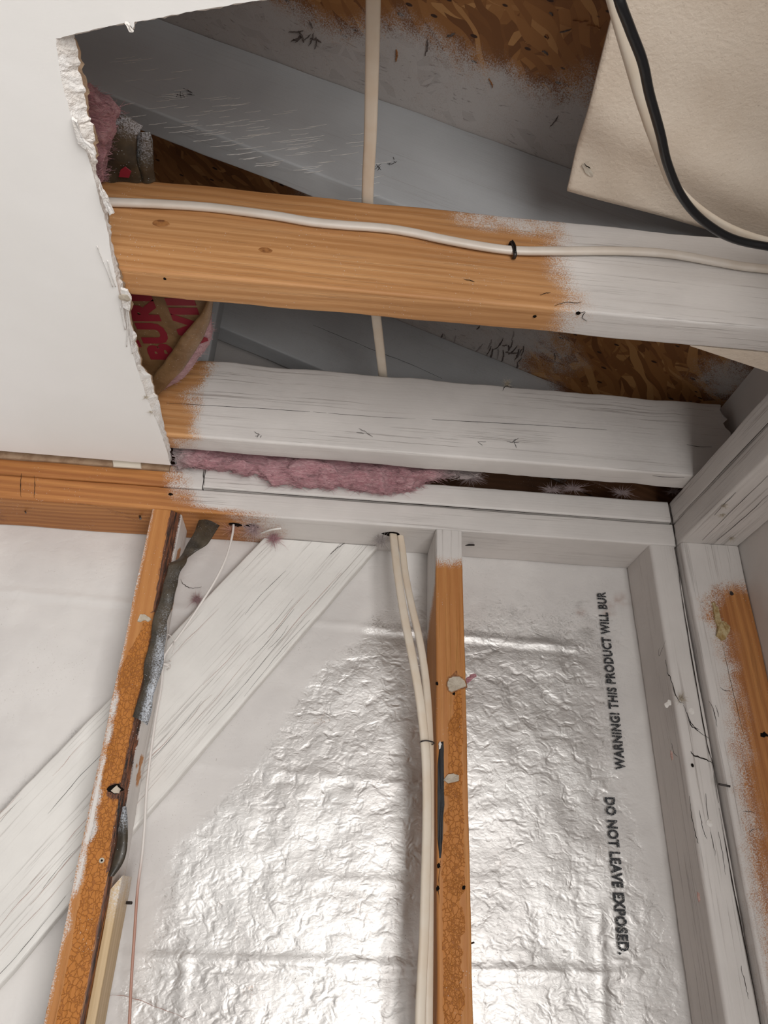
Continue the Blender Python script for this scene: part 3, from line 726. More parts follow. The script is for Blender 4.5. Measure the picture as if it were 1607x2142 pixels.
def ls_ch(u):
    z = Z0 + u; return interp([(zL[2142] - 0.3, 0.001), (zL[2000], 0.0015), (zL[1850], 0.003), (zL[1650], 0.008), (zL[1520], 0.007), (zL[1400], 0.006), (zL[1293], 0.006), (zL[1293] + 0.02, 0.010), (zL[1065], 0.0125)], z)
LS = thing('wall_stud', None, 'orange wall stud at left with peeled dark paper and bark edge', 'wall stud')
Wf = 0.0405
zn0, zn1 = CZ - 0.30, CZ + 0.46
def stud_with_notch(name, x0, w, mat, parent, **kw):
    # front 66 mm full height, back 23 mm only above/below the notch
    board(name, (x0, D, Z0), (0, 0, 1), (1, 0, 0), (0, 1, 0), ZB - Z0 - 0.0005, w, 0.0665, mat, parent, **kw)
stud_with_notch('timber', -0.2613, Wf, M['stud'], LS, paint=ls_paint, glue=ls_glue, dark=ls_dark, chamfer=ls_ch, wav=0.0007, r=0.001, step=0.0045)
board('timber', (-0.2613, D + 0.067, Z0), (0, 0, 1), (1, 0, 0), (0, 1, 0), CZ - 0.02 - Z0, Wf, 0.019, M['stud'], LS, paint=1.0, step=0.02)
def patch(name, px, Y, th, mat, parent, **kw):
    return slab(name, [aty(x, y, Y) for x, y in px], (0, -1, 0), th, mat, parent, rough=kw.pop('rough', 0.0009), sub=3, **kw)
o = patch('paper_remnant', [(290, 1293), (293, 1286), (303, 1285), (312, 1291), (317, 1296), (311, 1301), (303, 1298), (293, 1302), (288, 1299)], D - 0.0003, 0.0012, M['remnant'], LS)
o['label'] = 'grey torn drywall paper stuck to the stud'
disc('pull_through_hole', aty(243, 1652, D - 0.0003), (0, -1, 0), 0.0085, 0.006, 0.0006, M['hole'], LS, jag=0.35)
patch('paper_remnant', [(233, 1654), (245, 1643), (253, 1652), (250, 1660), (240, 1660)], D - 0.001, 0.002, M['remnant'], LS)
disc('screw_head', aty(213, 1800, D), (0, -1, 0), 0.003, 0.003, 0.0006, M['remnant'], LS, jag=0.05)
disc('screw_recess', aty(213, 1800, D - 0.0009), (0, -1, 0), 0.0012, 0.0012, 0.0004, M['hole'], LS, jag=0.05)
# pale strip nailed on the stud's right side
PS = thing('furring_strip', None, 'pale unpainted strip of wood along the right side of the left stud near the bottom', 'wood strip')
ps_top = aty(255, 1825, 0.95).z
board('timber', (-0.2203, 0.945, Z0), (0, 0, 1), (1, 0, 0), (0, 1, 0), ps_top - Z0, 0.010, 0.052, M['pale'], PS, paint=lambda P: 0.55 * sm(ps_top - 0.07, ps_top, P.z), u1=lambda v, w_: ps_top - Z0 - (0.012 - v) * 1.5, r=0.0015)
nailobj('nail_head', (-0.211, 0.99, aty(255, 1888, 0.99).z), (-0.203, 0.985, aty(255, 1888, 0.99).z), PS, 0.0018)
# middle stud
zc1180 = zpx(935, 1175)
def cs_paint(P): return sm(-0.016, 0.014, P.z - zc1180 + nz(P, 70, 1) * 0.006) if (P.x > 0.1505 or P.y < D + .003) else sm(-0.03, 0.03, P.z - zc1180 + 0.02 + (P.y - D) * .8)
def cs_glue(P):
    if P.y > D + 0.004: return 0.0
    c = interp([(zpx(950, 2142), 0.1668), (zpx(950, 1900), 0.167), (zpx(950, 1700), 0.171), (zpx(950, 1560), 0.173), (zpx(950, 1450), 0.178)], P.z)
    hw = interp([(zpx(950, 2142), 0.009), (zpx(950, 1900), 0.0105), (zpx(950, 1700), 0.0115), (zpx(950, 1560), 0.0105), (zpx(950, 1450), 0.005)], P.z)
    return (1 - sm(hw - 0.002, hw + 0.002, abs(P.x - c) + nz(P, 60, 1) * 0.003)) * (1 - sm(-0.003, 0.003, P.z - zpx(950, 1440)))
CS = thing('wall_stud', None, 'orange wall stud in the middle with white painted top, beside the bundled cables', 'wall stud')
board('timber', (0.1489, D, Z0), (0, 0, 1), (1, 0, 0), (0, 1, 0), ZB - Z0 - 0.0005, 0.0395, 0.089, M['stud'], CS, paint=cs_paint, glue=cs_glue, step=0.007)
patch('paper_remnant', [(935, 1430), (938, 1420), (947, 1415), (962, 1416), (972, 1424), (976, 1436), (965, 1440), (955, 1444), (945, 1449), (938, 1444)], D - 0.0005, 0.002, M['remnant'], CS)
patch('paper_remnant_rim', [(933, 1430), (937, 1417), (948, 1411), (955, 1402), (958, 1411), (974, 1421), (978, 1438), (955, 1446), (945, 1452), (936, 1444)], D - 0.0003, 0.0008, M['knot'], CS)
patch('paper_remnant', [(927, 1632), (938, 1619), (950, 1618), (961, 1622), (960, 1633), (950, 1636), (938, 1639), (932, 1634)], D - 0.0005, 0.0015, M['remnant'], CS)
o = patch('felt_strip', [(919, 1562), (922, 1553), (928, 1550), (929, 1600), (929, 1684), (926, 1754), (923, 1795), (919, 1795), (916, 1754), (915, 1684), (916, 1600)], D - 0.0003, 0.001, M['tar'], CS); o['label'] = 'black felt strip stuck along the stud'
patch('paint_blob', [(917, 1556), (921, 1550), (924, 1556), (921, 1566), (918, 1568)], D - 0.001, 0.0012, M['gypsum'], CS)
for x, y, r in ((918, 1811, 0.0022), (916, 1858, 0.0022), (970, 1857, 0.002), (950, 1451, 0.002), (914, 1430, 0.0018)):
    disc('nail_hole', aty(x, y, D), (0, -1, 0), r, r * 1.3, 0.0005, M['hole'], CS, jag=0.35)
crackline('split', [aty(x, y, D - 0.0003) for x, y in ((922, 1800), (918, 1850), (919, 1890))], (0, -1, 0), 0.001, M['crack'], CS)
nailobj('bent_nail', (0.19, 0.975, aty(995, 1977, 0.975).z), (0.196, 0.965, aty(995, 1977, 0.975).z + 0.003), CS, 0.001)
nailobj('bent_nail', atz(972, 1140, ZB + 0.002), atz(992, 1140, ZB - 0.004), P1, 0.0014)
# corner studs
ES = thing('wall_stud', None, 'white painted end stud of the foil wall, left half of the corner, with long splits', 'wall stud')
board('timber', (0.4727, D, Z0), (0, 0, 1), (1, 0, 0), (0, 1, 0), ZB - Z0 - 0.0005, 0.0402, 0.089, M['plate'], ES, paint=1.0, r=0.005)
KS = thing('wall_stud', None, 'broad white corner stud of the right wall with a bare orange patch along its edge', 'wall stud')
bt = [(aty(x, y, 0.9257).z, aty(x, y, 0.9257).x) for x, y in ((1550, 1190), (1505, 1250), (1500, 1290), (1530, 1330), (1548, 1420), (1562, 1520), (1580, 1650), (1600, 1800), (1640, 2000))]
def ks_paint(P):
    e = interp(bt, P.z); return 1 - 0.97 * sm(-0.045, 0.02, P.x - e + nz(P, 50, 1) * 0.008) * (1 - sm(-0.05, 0.0, P.z - bt[0][0]))
board('timber', (XR + 0.0003, 0.9257, Z0), (0, 0, 1), (1, 0, 0), (0, 1, 0), ZB - Z0 - 0.0005, 0.0885, 0.038, M['plate'], KS, paint=ks_paint, r=0.004)
FY = D - 0.0005; KY = 0.9257 - 0.0005
SPL = [((1411, 1130), (1425, 1240), (1445, 1370), (1475, 1540), (1490, 1600), (1502, 1680)), ((1503, 1690), (1530, 1840), (1560, 1990), (1592, 2150)),]
for s in SPL: crackline('corner_gap', [aty(x, y, FY) + Vector((0.0004, -0.001, 0)) for x, y in s], (0, -1, 0), 0.0022, M['crack'], ES, jag=0.0008)
for s, w_ in (([(1393, 1380), (1398, 1412), (1402, 1415), (1418, 1462), (1430, 1472)], 0.0022), ([(1430, 1475), (1442, 1505), (1452, 1520), (1463, 1527)], 0.002), ([(1437, 1490), (1445, 1515), (1458, 1527), (1483, 1545)], 0.0022),
              ([(1445, 1572), (1452, 1580), (1475, 1588), (1493, 1597)], 0.0028), ([(1443, 1665), (1448, 1710), (1458, 1755), (1461, 1765)], 0.0016), ([(1464, 1695), (1468, 1720), (1474, 1745), (1480, 1755)], 0.0014),
              ([(1476, 1660), (1483, 1715)], 0.001), ([(1487, 1740), (1494, 1770), (1497, 1790)], 0.001), ([(1504, 1740), (1512, 1785), (1518, 1830)], 0.001),
              ([(1380, 1355), (1379, 1372), (1393, 1340)], 0.0008), ([(1405, 1555), (1410, 1575), (1418, 1583)], 0.0012), ([(1550, 2020), (1560, 2060), (1566, 2090)], 0.001)):
    crackline('split', [aty(x, y, FY) for x, y in s], (0, -1, 0), w_, M['crack'], ES, jag=0.0014)
for x, y in ((1446, 1488), (1484, 1722)):
    disc('painted_nail_head', aty(x, y, FY + 0.0008), (0, -1, 0), 0.0045, 0.0045, 0.0012, M['gypsum'], ES, jag=0.08)
disc('nail_hole', aty(1449, 1601, FY), (0, -1, 0), 0.0018, 0.0024, 0.0004, M['hole'], ES)
tuft('paint_burr', aty(1425, 1462, FY), 0.006, 70, M['remnant'], ES, 0.8)
for x, y in ((1400, 1470), (1395, 1475)):
    disc('paint_blister', aty(x, y, FY) + Vector((0, 0.0006, 0)), (0, -1, 0), 0.003, 0.004, 0.0012, M['gypsum'], ES)
M['scar'] = flat('pink_brown_scar', (0.36, 0.21, 0.18), 0.8, bs=0.6, bscale=300, col2=(0.45, 0.31, 0.27), cs=300)
for x, y in ((1352, 1384), (1406, 1578), (1462, 1873)):
    P = aty(x, y, 0.9385); 
    patch('bare_scar', [(x - 4, y - 9), (x + 1, y - 4), (x + 3, y + 10), (x, y + 14), (x - 3, y + 4)], D + 0.0002 if x > 1390 else D + 0.0002, 0.0008, M['scar'], ES) if x > 1390 else None
for s, w_ in (([(1483, 1466), (1492, 1480), (1497, 1500), (1500, 1520)], 0.0014), ([(1497, 1475), (1502, 1490), (1503, 1500)], 0.001), ([(1507, 1438), (1515, 1444), (1528, 1446)], 0.001), ([(1512, 1347), (1530, 1430), (1562, 1560)], 0.0006), ([(1466, 1262), (1470, 1260), (1478, 1264)], 0.0008),
              ([(1555, 1698), (1572, 1698), (1580, 1702)], 0.0008), ([(1568, 1742), (1576, 1735), (1592, 1735)], 0.0008)):
    crackline('split', [aty(x, y, KY) for x, y in s], (0, -1, 0), w_, M['crack'], KS)
disc('dark_knot', aty(1599, 1537, KY), (0, -1, 0), 0.0045, 0.004, 0.0005, M['hole'], KS, jag=0.4)
disc('dark_knot', aty(1531, 1241, KY), (0, -1, 0), 0.003, 0.003, 0.0004, M['steel'], KS, jag=0.3)
nailobj('bent_nail', aty(1503, 1640, KY), aty(1528, 1645, KY - 0.004), KS, 0.0014)
M['glue_lump'] = flat('yellow_dried_adhesive', (0.34, 0.22, 0.08), 0.5, bs=1.0, bscale=160, col2=(0.52, 0.42, 0.24), cs=110, bd=0.004)
o = patch('adhesive_lump', [(1488, 1262), (1493, 1258), (1500, 1270), (1498, 1290), (1503, 1308), (1515, 1303), (1525, 1308), (1527, 1322), (1518, 1337), (1508, 1341), (1498, 1330), (1500, 1312), (1492, 1285)], KY, 0.003, M['glue_lump'], None, rough=0.002, dome=0.003)
tag(o, 'yellowish lump of dried adhesive on the corner stud above its orange patch', 'adhesive lump')
# right wall plates
RU = thing('upper_top_plate', None, 'white upper plate running along the right wall from the corner', 'wall plate')
board('timber', (XR, -0.4, ZS + gap), (0, 1, 0), (1, 0, 0), (0, 0, 1), 1.029 + 0.4, 0.0895, 0.0372, M['plate'], RU, paint=1.0, r=0.0045)
RL = thing('lower_top_plate', None, 'white lower plate of the right wall with a knotted underside', 'wall plate')
board('timber', (XR, -0.4, ZB), (0, 1, 0), (1, 0, 0), (0, 0, 1), 1.029 + 0.4, 0.0895, 0.0375, M['plate'], RL, paint=1.0, r=0.0045)
crackline('board_gap', [(XR - 0.0006, y, ZS) for y in (0.3, 0.6, 0.92)], (-1, 0, 0), 0.002, M['crack'], RU, jag=0.0006)
crackline('board_gap', [(XR - 0.001, D - 0.002, z) for z in (ZB, ZS, ZH - 0.002)], (0, -1, 0), 0.0022, M['crack'], RU, jag=0.0008)
for s in ([(1470, 1130), (1540, 1060), (1607, 995)], [(1500, 1130), (1560, 1080), (1607, 1035)], [(1495, 1078), (1515, 1055), (1540, 1030)]):
    crackline('split', [atz(x, y, ZB - 0.0003) for x, y in s], (0, 0, -1), 0.0012, M['crack'], RL)
for x, y in ((1513, 1058), (1512, 1077), (1530, 1126)):
    tuft('raised_splinter', atz(x, y, ZB - 0.001), 0.004, 30, M['remnant'], RL, 0.9)
# diagonal brace, let in behind the left stud
bu = (br_u[0] - br_u[1]).normalized(); bu = ((br_u[0] - br_u[1]).normalized() + (br_l[0] - br_l[1]).normalized()).normalized()
bv = Vector((bu.z, 0, -bu.x))            # across the board, towards lower right
P0 = (br_u[0] + br_u[1]) / 2; P0 = P0 - bu * ((P0.z - (CZ - 0.55)) / bu.z); P0.y = 1.0085
bw = abs((br_l[0] - br_u[0]).dot(bv)); 
BR = thing('diagonal_brace', None, 'wide white diagonal brace board rising from lower left to the plate behind the left stud', 'brace')
Lb = (ZB - P0.z) / bu.z
board('timber', P0, bu, bv, (0, 1, 0), Lb, bw, 0.0185, M['brace'], BR, paint=1.0, step=0.006, wav=0.0009,
      u1=lambda v, w_: Lb - 0.0015 + v * (-bv.z) / bu.z)
random.seed(3)
for i in range(34):
    v = bw * random.choice((random.random(), 0.55 + 0.42 * random.random())); s = random.uniform(0.30, 0.93) * Lb; l = random.uniform(0.04, 0.16)
    pts = [P0 + bu * (s + l * t) + bv * (v + 0.0015 * math.sin(t * 5 + i)) + Vector((0, -0.0004, 0)) for t in (0, 0.3, 0.6, 1)]
    if pts[-1].z > ZB - 0.01: continue
    crackline('grain_split', pts, (0, -1, 0), random.uniform(0.0004, 0.0011), M['scar'] if i % 3 else M['crack'], BR, jag=0.0006)
crackline('grain_split', [aty(x, y, 1.0078) for x, y in ((725, 1133), (708, 1145), (690, 1160))], (0, -1, 0), 0.0018, M['crack'], BR)

# joists -----------------------------------------------------------
j1x = pxX(1185, 560, 0.561)
def j1_paint(P):
    n = nz(P, 18, 2) * 0.025 + nz(P, 60, 4) * 0.008
    a = sm(-0.045, 0.035, P.x - j1x + n)
    top = 0.62 * sm(ZH + 0.10, ZH + 0.125, P.z) * sm(pxX(930, 440, 0.561) - 0.02, pxX(1000, 440, 0.561) + 0.02, P.x)
    return max(a, top)
J1 = thing('ceiling_joist', None, 'long ceiling joist, orange honey wood turning white at right, with a cable clipped along it', 'joist')
board('timber', (-1.4, 0.561, ZH), (1, 0, 0), (0, 0, 1), (0, 1, 0), 2.0, 0.140, 0.0365, M['joist'], J1, paint=j1_paint, step=0.008, r=0.003)
for x, y, r in ((337, 467, 0.0075), (555, 524, 0.0065)):
    disc('knot', aty(x, y, 0.5609), (0, -1, 0), r * 1.2, r * 0.7, 0.0003, M['knot'], J1, n=24, jag=0.06)
for s in ([(970, 584), (985, 587), (993, 590)], [(1130, 617), (1142, 613), (1152, 612)]):
    crackline('scratch', [aty(x, y, 0.5606) for x, y in s], (0, -1, 0), 0.0018, M['crack'], J1)
for x, y, r in ((345, 583, 0.0018), (1119, 662, 0.002), (1210, 655, 0.0025)):
    disc('nail_hole', atz(x, y, ZH - 0.0003), (0, 0, -1), r, r, 0.0004, M['hole'], J1)
crackline('split', [atz(x, y, ZH - 0.0004) for x, y in ((1210, 655), (1224, 653), (1218, 664), (1228, 672))], (0, 0, -1), 0.0012, M['crack'], J1)
crackline('split', [aty(x, y, 0.5606) for x, y in ((1160, 640), (1185, 632), (1205, 634), (1218, 632))], (0, -1, 0), 0.0012, M['crack'], J1)
def j2_paint(P):
    n = nz(P, 22, 2) * 0.02
    if P.y < 0.861 + 0.006: 
        return sm(-0.026, 0.024, P.x + 0.213 + n - 0.02 * sm(0.03, 0.07, abs(P.z - (ZH + 0.045))) )
    return sm(-0.26, -0.19, P.x + n)
J2 = thing('ceiling_joist', None, 'white painted ceiling joist just in front of the top plate, above the pink insulation', 'joist')
def j2_end(v, w_): return 1.4 + 0.585 + 0.012 * nz((v, 0, 3), 60, 1)
board('timber', (-1.4, 0.861, ZH), (1, 0, 0), (0, 0, 1), (0, 1, 0), 2.0, 0.137, 0.038, M['joist'], J2, paint=j2_paint, step=0.008, u1=j2_end, wav=0.0012, r=0.004)
for s, w_ in (([(348, 843), (450, 849), (600, 858), (800, 873)], 0.0007), ([(800, 873), (950, 880), (1100, 888), (1270, 899)], 0.0007), ([(1437, 930), (1460, 934), (1490, 935)], 0.001)):
    crackline('split', [aty(x, y, 0.8604) for x, y in s], (0, -1, 0), w_ * 1.6, M['crack'], J2, jag=0.0005)
for c, k in (((1073, 925), 5), ((1061, 806), 5), ((545, 908), 4), ((765, 905), 3), ((1000, 925), 2)):
    for i in range(k):
        a = random.uniform(0, 6.28); l = random.uniform(8, 20)
        crackline('splinter_mark', [aty(c[0] + random.uniform(-3, 3), c[1] + random.uniform(-3, 3), 0.8600), aty(c[0] + l * math.cos(a), c[1] + l * math.sin(a) * 0.8, 0.8600)], (0, -1, 0), 0.0012, M['crack'], J2)
tuft('splinter_burr', aty(1061, 803, 0.861), 0.006, 50, M['remnant'], J2, 0.9)
crackline('split', [atz(x, y, ZH - 0.0004) for x, y in ((1365, 995), (1400, 998), (1432, 999))], (0, 0, -1), 0.0014, M['crack'], J2)
# scrap below the first joist at right
G = thing('gusset_board', None, 'beige painted gusset board behind the orange joist at its right end', 'board')
sl = slab('panel', [(0.386, 0.5985, ZH + 0.0005), (0.62, 0.664, ZH + 0.0005), (0.62, 0.5985, ZH + 0.0005)], (0, 0, 1), 0.012, M['textured'], G, sub=1)

# rafters ----------------------------------------------------------
sl_ = Vector((1, 0, -0.408)).normalized(); up = Vector((0.408, 0, 1)).normalized()
def rafter(label, y0, th, wd, x0, x1, paintfn, mat=M['rafter']):
    t = thing('rafter', None, label, 'rafter')
    P = Vector((x0, y0, roofz(x0) - 0.0005)) - up * wd
    L = (x1 - x0) / sl_.x
    board('timber', P, sl_, up, (0, 1, 0), L, wd, th, mat, t, paint=paintfn, step=0.01, r=0.003)
    return t
RF = rafter('broad painted rafter, greyed for attic shade, sloping down behind the orange joist', 0.5985, 0.038, 0.182, -1.3, 0.60, lambda P: 0.97)
for c in ((395, 195), (375, 195), (790, 350), (820, 340)):
    for i in range(5):
        a = random.uniform(0, 6.28); l = random.uniform(6, 16)
        crackline('chip', [aty(c[0] + random.uniform(-8, 8), c[1] + random.uniform(-6, 6), 0.598), aty(c[0] + l * math.cos(a), c[1] + l * math.sin(a), 0.598)], (0, -1, 0), 0.0012, M['crack'], RF)
random.seed(11)
for i in range(95):        # raised light ridges of the sprayed grain
    cx = random.uniform(230, 760); cy = 120 + (cx - 200) * 0.36 + random.uniform(-30, 110); l = random.uniform(20, 70)
    crackline('grain_ridge', [aty(cx, cy, 0.5978), aty(cx + l * .5, cy - 1 - l * 0.02, 0.5978), aty(cx + l, cy - l * 0.12, 0.5978)], (0, -1, 0), 0.0013, M['gypsum'], RF, jag=0.0008)
RF2 = rafter('dim painted rafter above the white joist, against the gable', 0.985, 0.038, 0.168, -1.3, 0.62, lambda P: 0.9 * (1 - sm(ZH + 0.38, ZH + 0.46, P.z)) * (1 - sm(0.34, 0.40, P.x)))  # spray stops at both ends so dark bare wood gives the cavity shade
crackline('split', [aty(x, y, 0.9844) for x, y in ((655, 680), (690, 694), (740, 715), (786, 734), (860, 762), (925, 792))], (0, -1, 0), 0.0012, M['crack'], RF2)  # dark line painted for a shadow along the rafter
PT = thing('king_post', None, 'short painted post in the attic gap behind the brown insulation flange', 'post')
pa_, pb_ = aty(407, 755, 0.93), aty(436, 755, 0.93)
board('timber', (pa_.x, 0.93, ZH + 0.001), (0, 0, 1), (1, 0, 0), (0, 1, 0), 0.36, pb_.x - pa_.x, 0.04, M['rafter'], PT, paint=1.0)

# beige textured board lying on the joists ------------------------
ZT = ZH + 0.150
C0, L0, B0 = atz(1185, 386, ZT), atz(1288, 25, ZT), atz(1500, 490, ZT)
eu = (L0 - C0).normalized(); ev = (B0 - C0).normalized(); V, f = [], []; nu, nv = 70, 60
for s in (0, 1):
    for i in range(nu + 1):
        for j in range(nv + 1):
            u, v = 0.42 * i / nu, 0.335 * j / nv
            P = C0 + eu * u + ev * v
            dz = -0.011 * math.exp(-((u - 0.085 + v * 0.1) / 0.035) ** 2) * (0.5 + sm(0, 0.2, v)) + 0.020 * sm(0.05, 0.35, u) + 0.004 * nz(P, 8, 2) - 0.012 * (1 - sm(0.0, 0.06, u)) * (1 - sm(0, 0.15, v))
            dz *= sm(0.33, 0.2, v) if False else 1
            if s == 0: P = P + Vector((0, 0, max(dz, -0.004 if (P.y > 0.555) else -1))) + (eu * nz(P, 90, 1) * 0.0012 if j in (0, nv) else Vector())
            else: P = P + Vector((0, 0, max(dz, -0.004 if (P.y > 0.555) else -1) + 0.0045))
            V.append(P)
N = (nu + 1) * (nv + 1)
for s in (0, 1):
    for i in range(nu):
        for j in range(nv):
            a = s * N + i * (nv + 1) + j; f.append((a, a + 1, a + nv + 2, a + nv + 1))
for i in range(nu):
    for j in (0, nv):
        a = i * (nv + 1) + j; f.append((a, a + nv + 1, N + a + nv + 1, N + a))
for j in range(nv):
    for i in (0, nu):
        a = i * (nv + 1) + j; f.append((a, a + 1, N + a + 1, N + a))
tb = link('textured_panel', V, f, M['textured'], None, None, True); fix_normals(tb)
tag(tb, 'loose beige textured panel lying over the joists at upper right', 'panel')
o = slab('tear', [atz(x, y, ZT - 0.006) for x, y in ((1216, 345), (1224, 341), (1236, 356), (1242, 368), (1236, 370), (1224, 360))], (0, 0, -1), 0.001, M['tab'], tb, rough=0.001)
crackline('tear_crack', [atz(x, y, ZT - 0.0075) for x, y in ((1222, 342), (1230, 349), (1236, 352))], (0, 0, -1), 0.0022, M['crack'], tb)

# ================================================================== CABLES
c = tube('clipped_cable', [aty(x, y, 0.556) for x, y in ((140, 420), (238, 423), (340, 427), (430, 433), (500, 441), (580, 452), (650, 464), (720, 471), (800, 477), (860, 486), (930, 501), (1000, 514), (1055, 522), (1100, 525), (1180, 525), (1300, 525), (1400, 531), (1500, 548), (1560, 558), (1640, 566))],
         0.0052, 0.0036, M['cable_white'], None, hint=(0, 0, 1), paint=lambda P: 1)
tag(c, 'white cable clipped along the face of the orange joist', 'cable')
ST = thing('cable_staple', None, 'dark metal staple holding the white cable on the orange joist', 'staple')
a, b = aty(1071, 506, 0.5535), aty(1078, 532, 0.5535)
tube('bridge', [a + Vector((-0.001, 0.006, 0)), a, a.lerp(b, 0.5) + Vector((0, -0.0012, 0)), b, b + Vector((0, 0.006, 0))], 0.0022, 0.0012, M['steel'], ST, hint=(1, 0, 0), n=5, sides=8)
tube('bridge', [a + Vector((0, -0.002, 0)), a.lerp(b, 0.5) + Vector((0.001, -0.0035, 0)), b + Vector((0, -0.002, 0))], 0.0010, 0.001, M['black'], ST, n=5, sides=6)
zc = ZH + 0.1475
c = tube('hanging_cable', [atz(781, -60, zc - .01), atz(781, 0, zc - 0.01), atz(779, 120, zc - .01), atz(775, 280, zc - .005), atz(769, 420, zc), atz(775, 520, zc + 0.002), atz(780, 590, zc), atz(787, 660, zc - 0.006), atz(794, 720, zc - 0.006), atz(801, 784, zc - 0.001)] + [Vector((0.062, 0.905, zc + 0.0)), Vector((0.068, 0.93, zc - 0.05)), Vector((0.072, 0.945, ZH + 0.012))],
         0.0068, 0.0032, M['cable'], None, hint=(1, 0, 0), n=8)
tag(c, 'cream cable crossing over both joists through the attic gap', 'cable')
zk = ZH + 0.052
c = tube('loose_cable', [atz(x, y, zk + 0.012 * (i == 0)) for i, (x, y) in enumerate(((1285, -50), (1296, 0), (1318, 60), (1345, 130), (1360, 200), (1380, 275), (1396, 340), (1420, 400), (1455, 447), (1500, 483), (1550, 504), (1607, 516), (1700, 530)))],
         0.0043, 0.0043, M['black'], None, n=10, wob=0.0006)
tag(c, 'black cable looping down in front of the beige panel', 'cable')
c = tube('loose_cable', [atz(x, y, zk + 0.024) for x, y in ((1270, -60), (1287, 0), (1303, 60), (1323, 130), (1340, 190), (1358, 245), (1376, 296), (1392, 345), (1412, 390), (1450, 430), (1500, 466), (1550, 490), (1607, 507), (1700, 525))],
         0.0068, 0.0034, M['cable'], None, n=10, hint=(1, 0, 0), twist=lambda s: -0.35 + 1.1 * sm(0.35, 0.55, s) - 0.4 * sm(0.6, 0.9, s))
tag(c, 'cream flat cable looping beside the black one in front of the panel', 'cable')
A = [(822, 1112), (826, 1150), (832, 1200), (846, 1290), (862, 1370), (878, 1460), (889, 1556), (893, 1640), (893, 1740), (890, 1850), (887, 1960), (882, 2060), (878, 2200)]
yA = [0.968, 0.955, 0.945, 0.935, 0.93, 0.93, 0.935, 0.938, 0.938, 0.936, 0.934, 0.932, 0.930]
ca_mat = M['cable']
c = tube('wall_cable', [aty(x, y, d) for (x, y), d in zip(A, yA)] + [Vector((0.126, 0.93, CZ - 0.4))], 0.0058, 0.0030, ca_mat, None, hint=(1, 0, 0), n=8, twist=lambda s: -0.2)
tag(c, 'cream cable dropping from the plate, outer one of the bundle left of the middle stud', 'cable')
B = [(836, 1112), (842, 1150), (848, 1200), (860, 1262), (876, 1330), (888, 1400), (895, 1470), (899, 1556), (900, 1640), (900, 1740), (899, 1850), (898, 1960), (897, 2060), (896, 2200)]
yB = [0.972, 0.968, 0.962, 0.955, 0.950, 0.95, 0.95, 0.95, 0.95, 0.95, 0.95, 0.95, 0.95, 0.95]
c = tube('wall_cable', [aty(x, y, d) for (x, y), d in zip(B, yB)] + [Vector((0.141, 0.95, CZ - 0.4))], 0.0052, 0.0030, ca_mat, None, hint=(1, 0.25, 0), n=8)
tag(c, 'cream cable dropping from the plate, inner one pressed against the middle stud', 'cable')
ST2 = thing('cable_staple', None, 'dark staple binding the two cables to the side of the middle stud', 'staple')
p = aty(893, 1551, 0.929)
tube('bridge', [p + Vector((-0.0065, 0.012, 0.0005)), p + Vector((-0.0065, 0.001, 0.0)), p + Vector((0, 0, 0.001)), p + Vector((0.0095, 0.004, 0)), p + Vector((0.0095, 0.018, 0))], 0.0009, 0.0009, M['steel'], ST2, n=5, sides=8)
tw = [(489, 1094, 0.972), (486, 1120, 0.965), (474, 1165, 0.96), (450, 1215, 0.96), (412, 1275, 0.965), (378, 1325, 0.97), (350, 1362, 0.975), (342, 1382, 0.978), (337, 1440, 0.98), (326, 1500, 0.982), (315, 1580, 0.984), (307, 1650, 0.986), (303, 1720, 0.988), (297, 1790, 0.99), (288, 1860, 0.99), (281, 1960, 0.99), (275, 2050, 0.99), (268, 2200, 0.99)]
zt = aty(290, 1830, 0.99).z
t = NT('thin_wire_jacket'); co = t.coord()
t.set(base=t.mix(t.attr('paint'), (0.40, 0.22, 0.17), (0.66, 0.62, 0.59)), rough=0.45); M['thin'] = t.m
TW = tube('thin_wire', [aty(x, y, d) for x, y, d in tw], 0.0017, 0.0017, M['thin'], None, n=8, sides=10, paint=lambda P: sm(zt - 0.03, zt + 0.03, P.z))
tag(TW, 'thin white wire running down beside the left stud, bare pinkish below', 'wire')
c0 = aty(345, 1383, 0.975)
loop = [c0 + Vector((0.010 * math.cos(a) - 0.002, 0.006 * math.sin(a), 0.0018 * math.sin(a * 0.7 + 1) - a * 0.0006)) for a in [i * 0.9 for i in range(16)]]
tube('wrapped_tie', loop, 0.0011, 0.0011, M['thin'], TW, n=4, sides=7, paint=lambda P: 1)
lp = [aty(x, y, 0.965) for x, y in ((345, 1327), (354, 1328), (363, 1338), (365, 1352), (360, 1368))]
tube('wire_tail', lp, 0.0007, 0.0007, M['thin'], TW, n=6, sides=7, paint=lambda P: 1)

# ================================================================== PAPER, INSULATION
LE = [(419, 1084), (398, 1128), (388, 1150), (375, 1168), (352, 1180), (345, 1205), (339, 1235), (332, 1265), (322, 1300), (312, 1345), (305, 1390), (296, 1440), (277, 1500)]
RE = [(458, 1101), (442, 1132), (425, 1148), (400, 1162), (388, 1178), (374, 1205), (368, 1232), (361, 1262), (351, 1300), (346, 1345), (340, 1395), (326, 1440), (306, 1517)]
yy = [0.965, 0.958, 0.955, 0.95, 0.935, 0.932, 0.931, 0.930, 0.930, 0.930, 0.930, 0.931, 0.932]
PP = strip_px('peeled_paper', LE, RE, yy, M['kraft_dark'], None, 0.0008, lambda q, s, v: 0.10 + 0.42 * sm(0.5, 0.9, s) * sm(0.3, 0.7, v), n=5, crinkle=0.003)
tag(PP, 'long curled strip of dark tarred paper peeling off the left stud below the plate', 'paper strip')
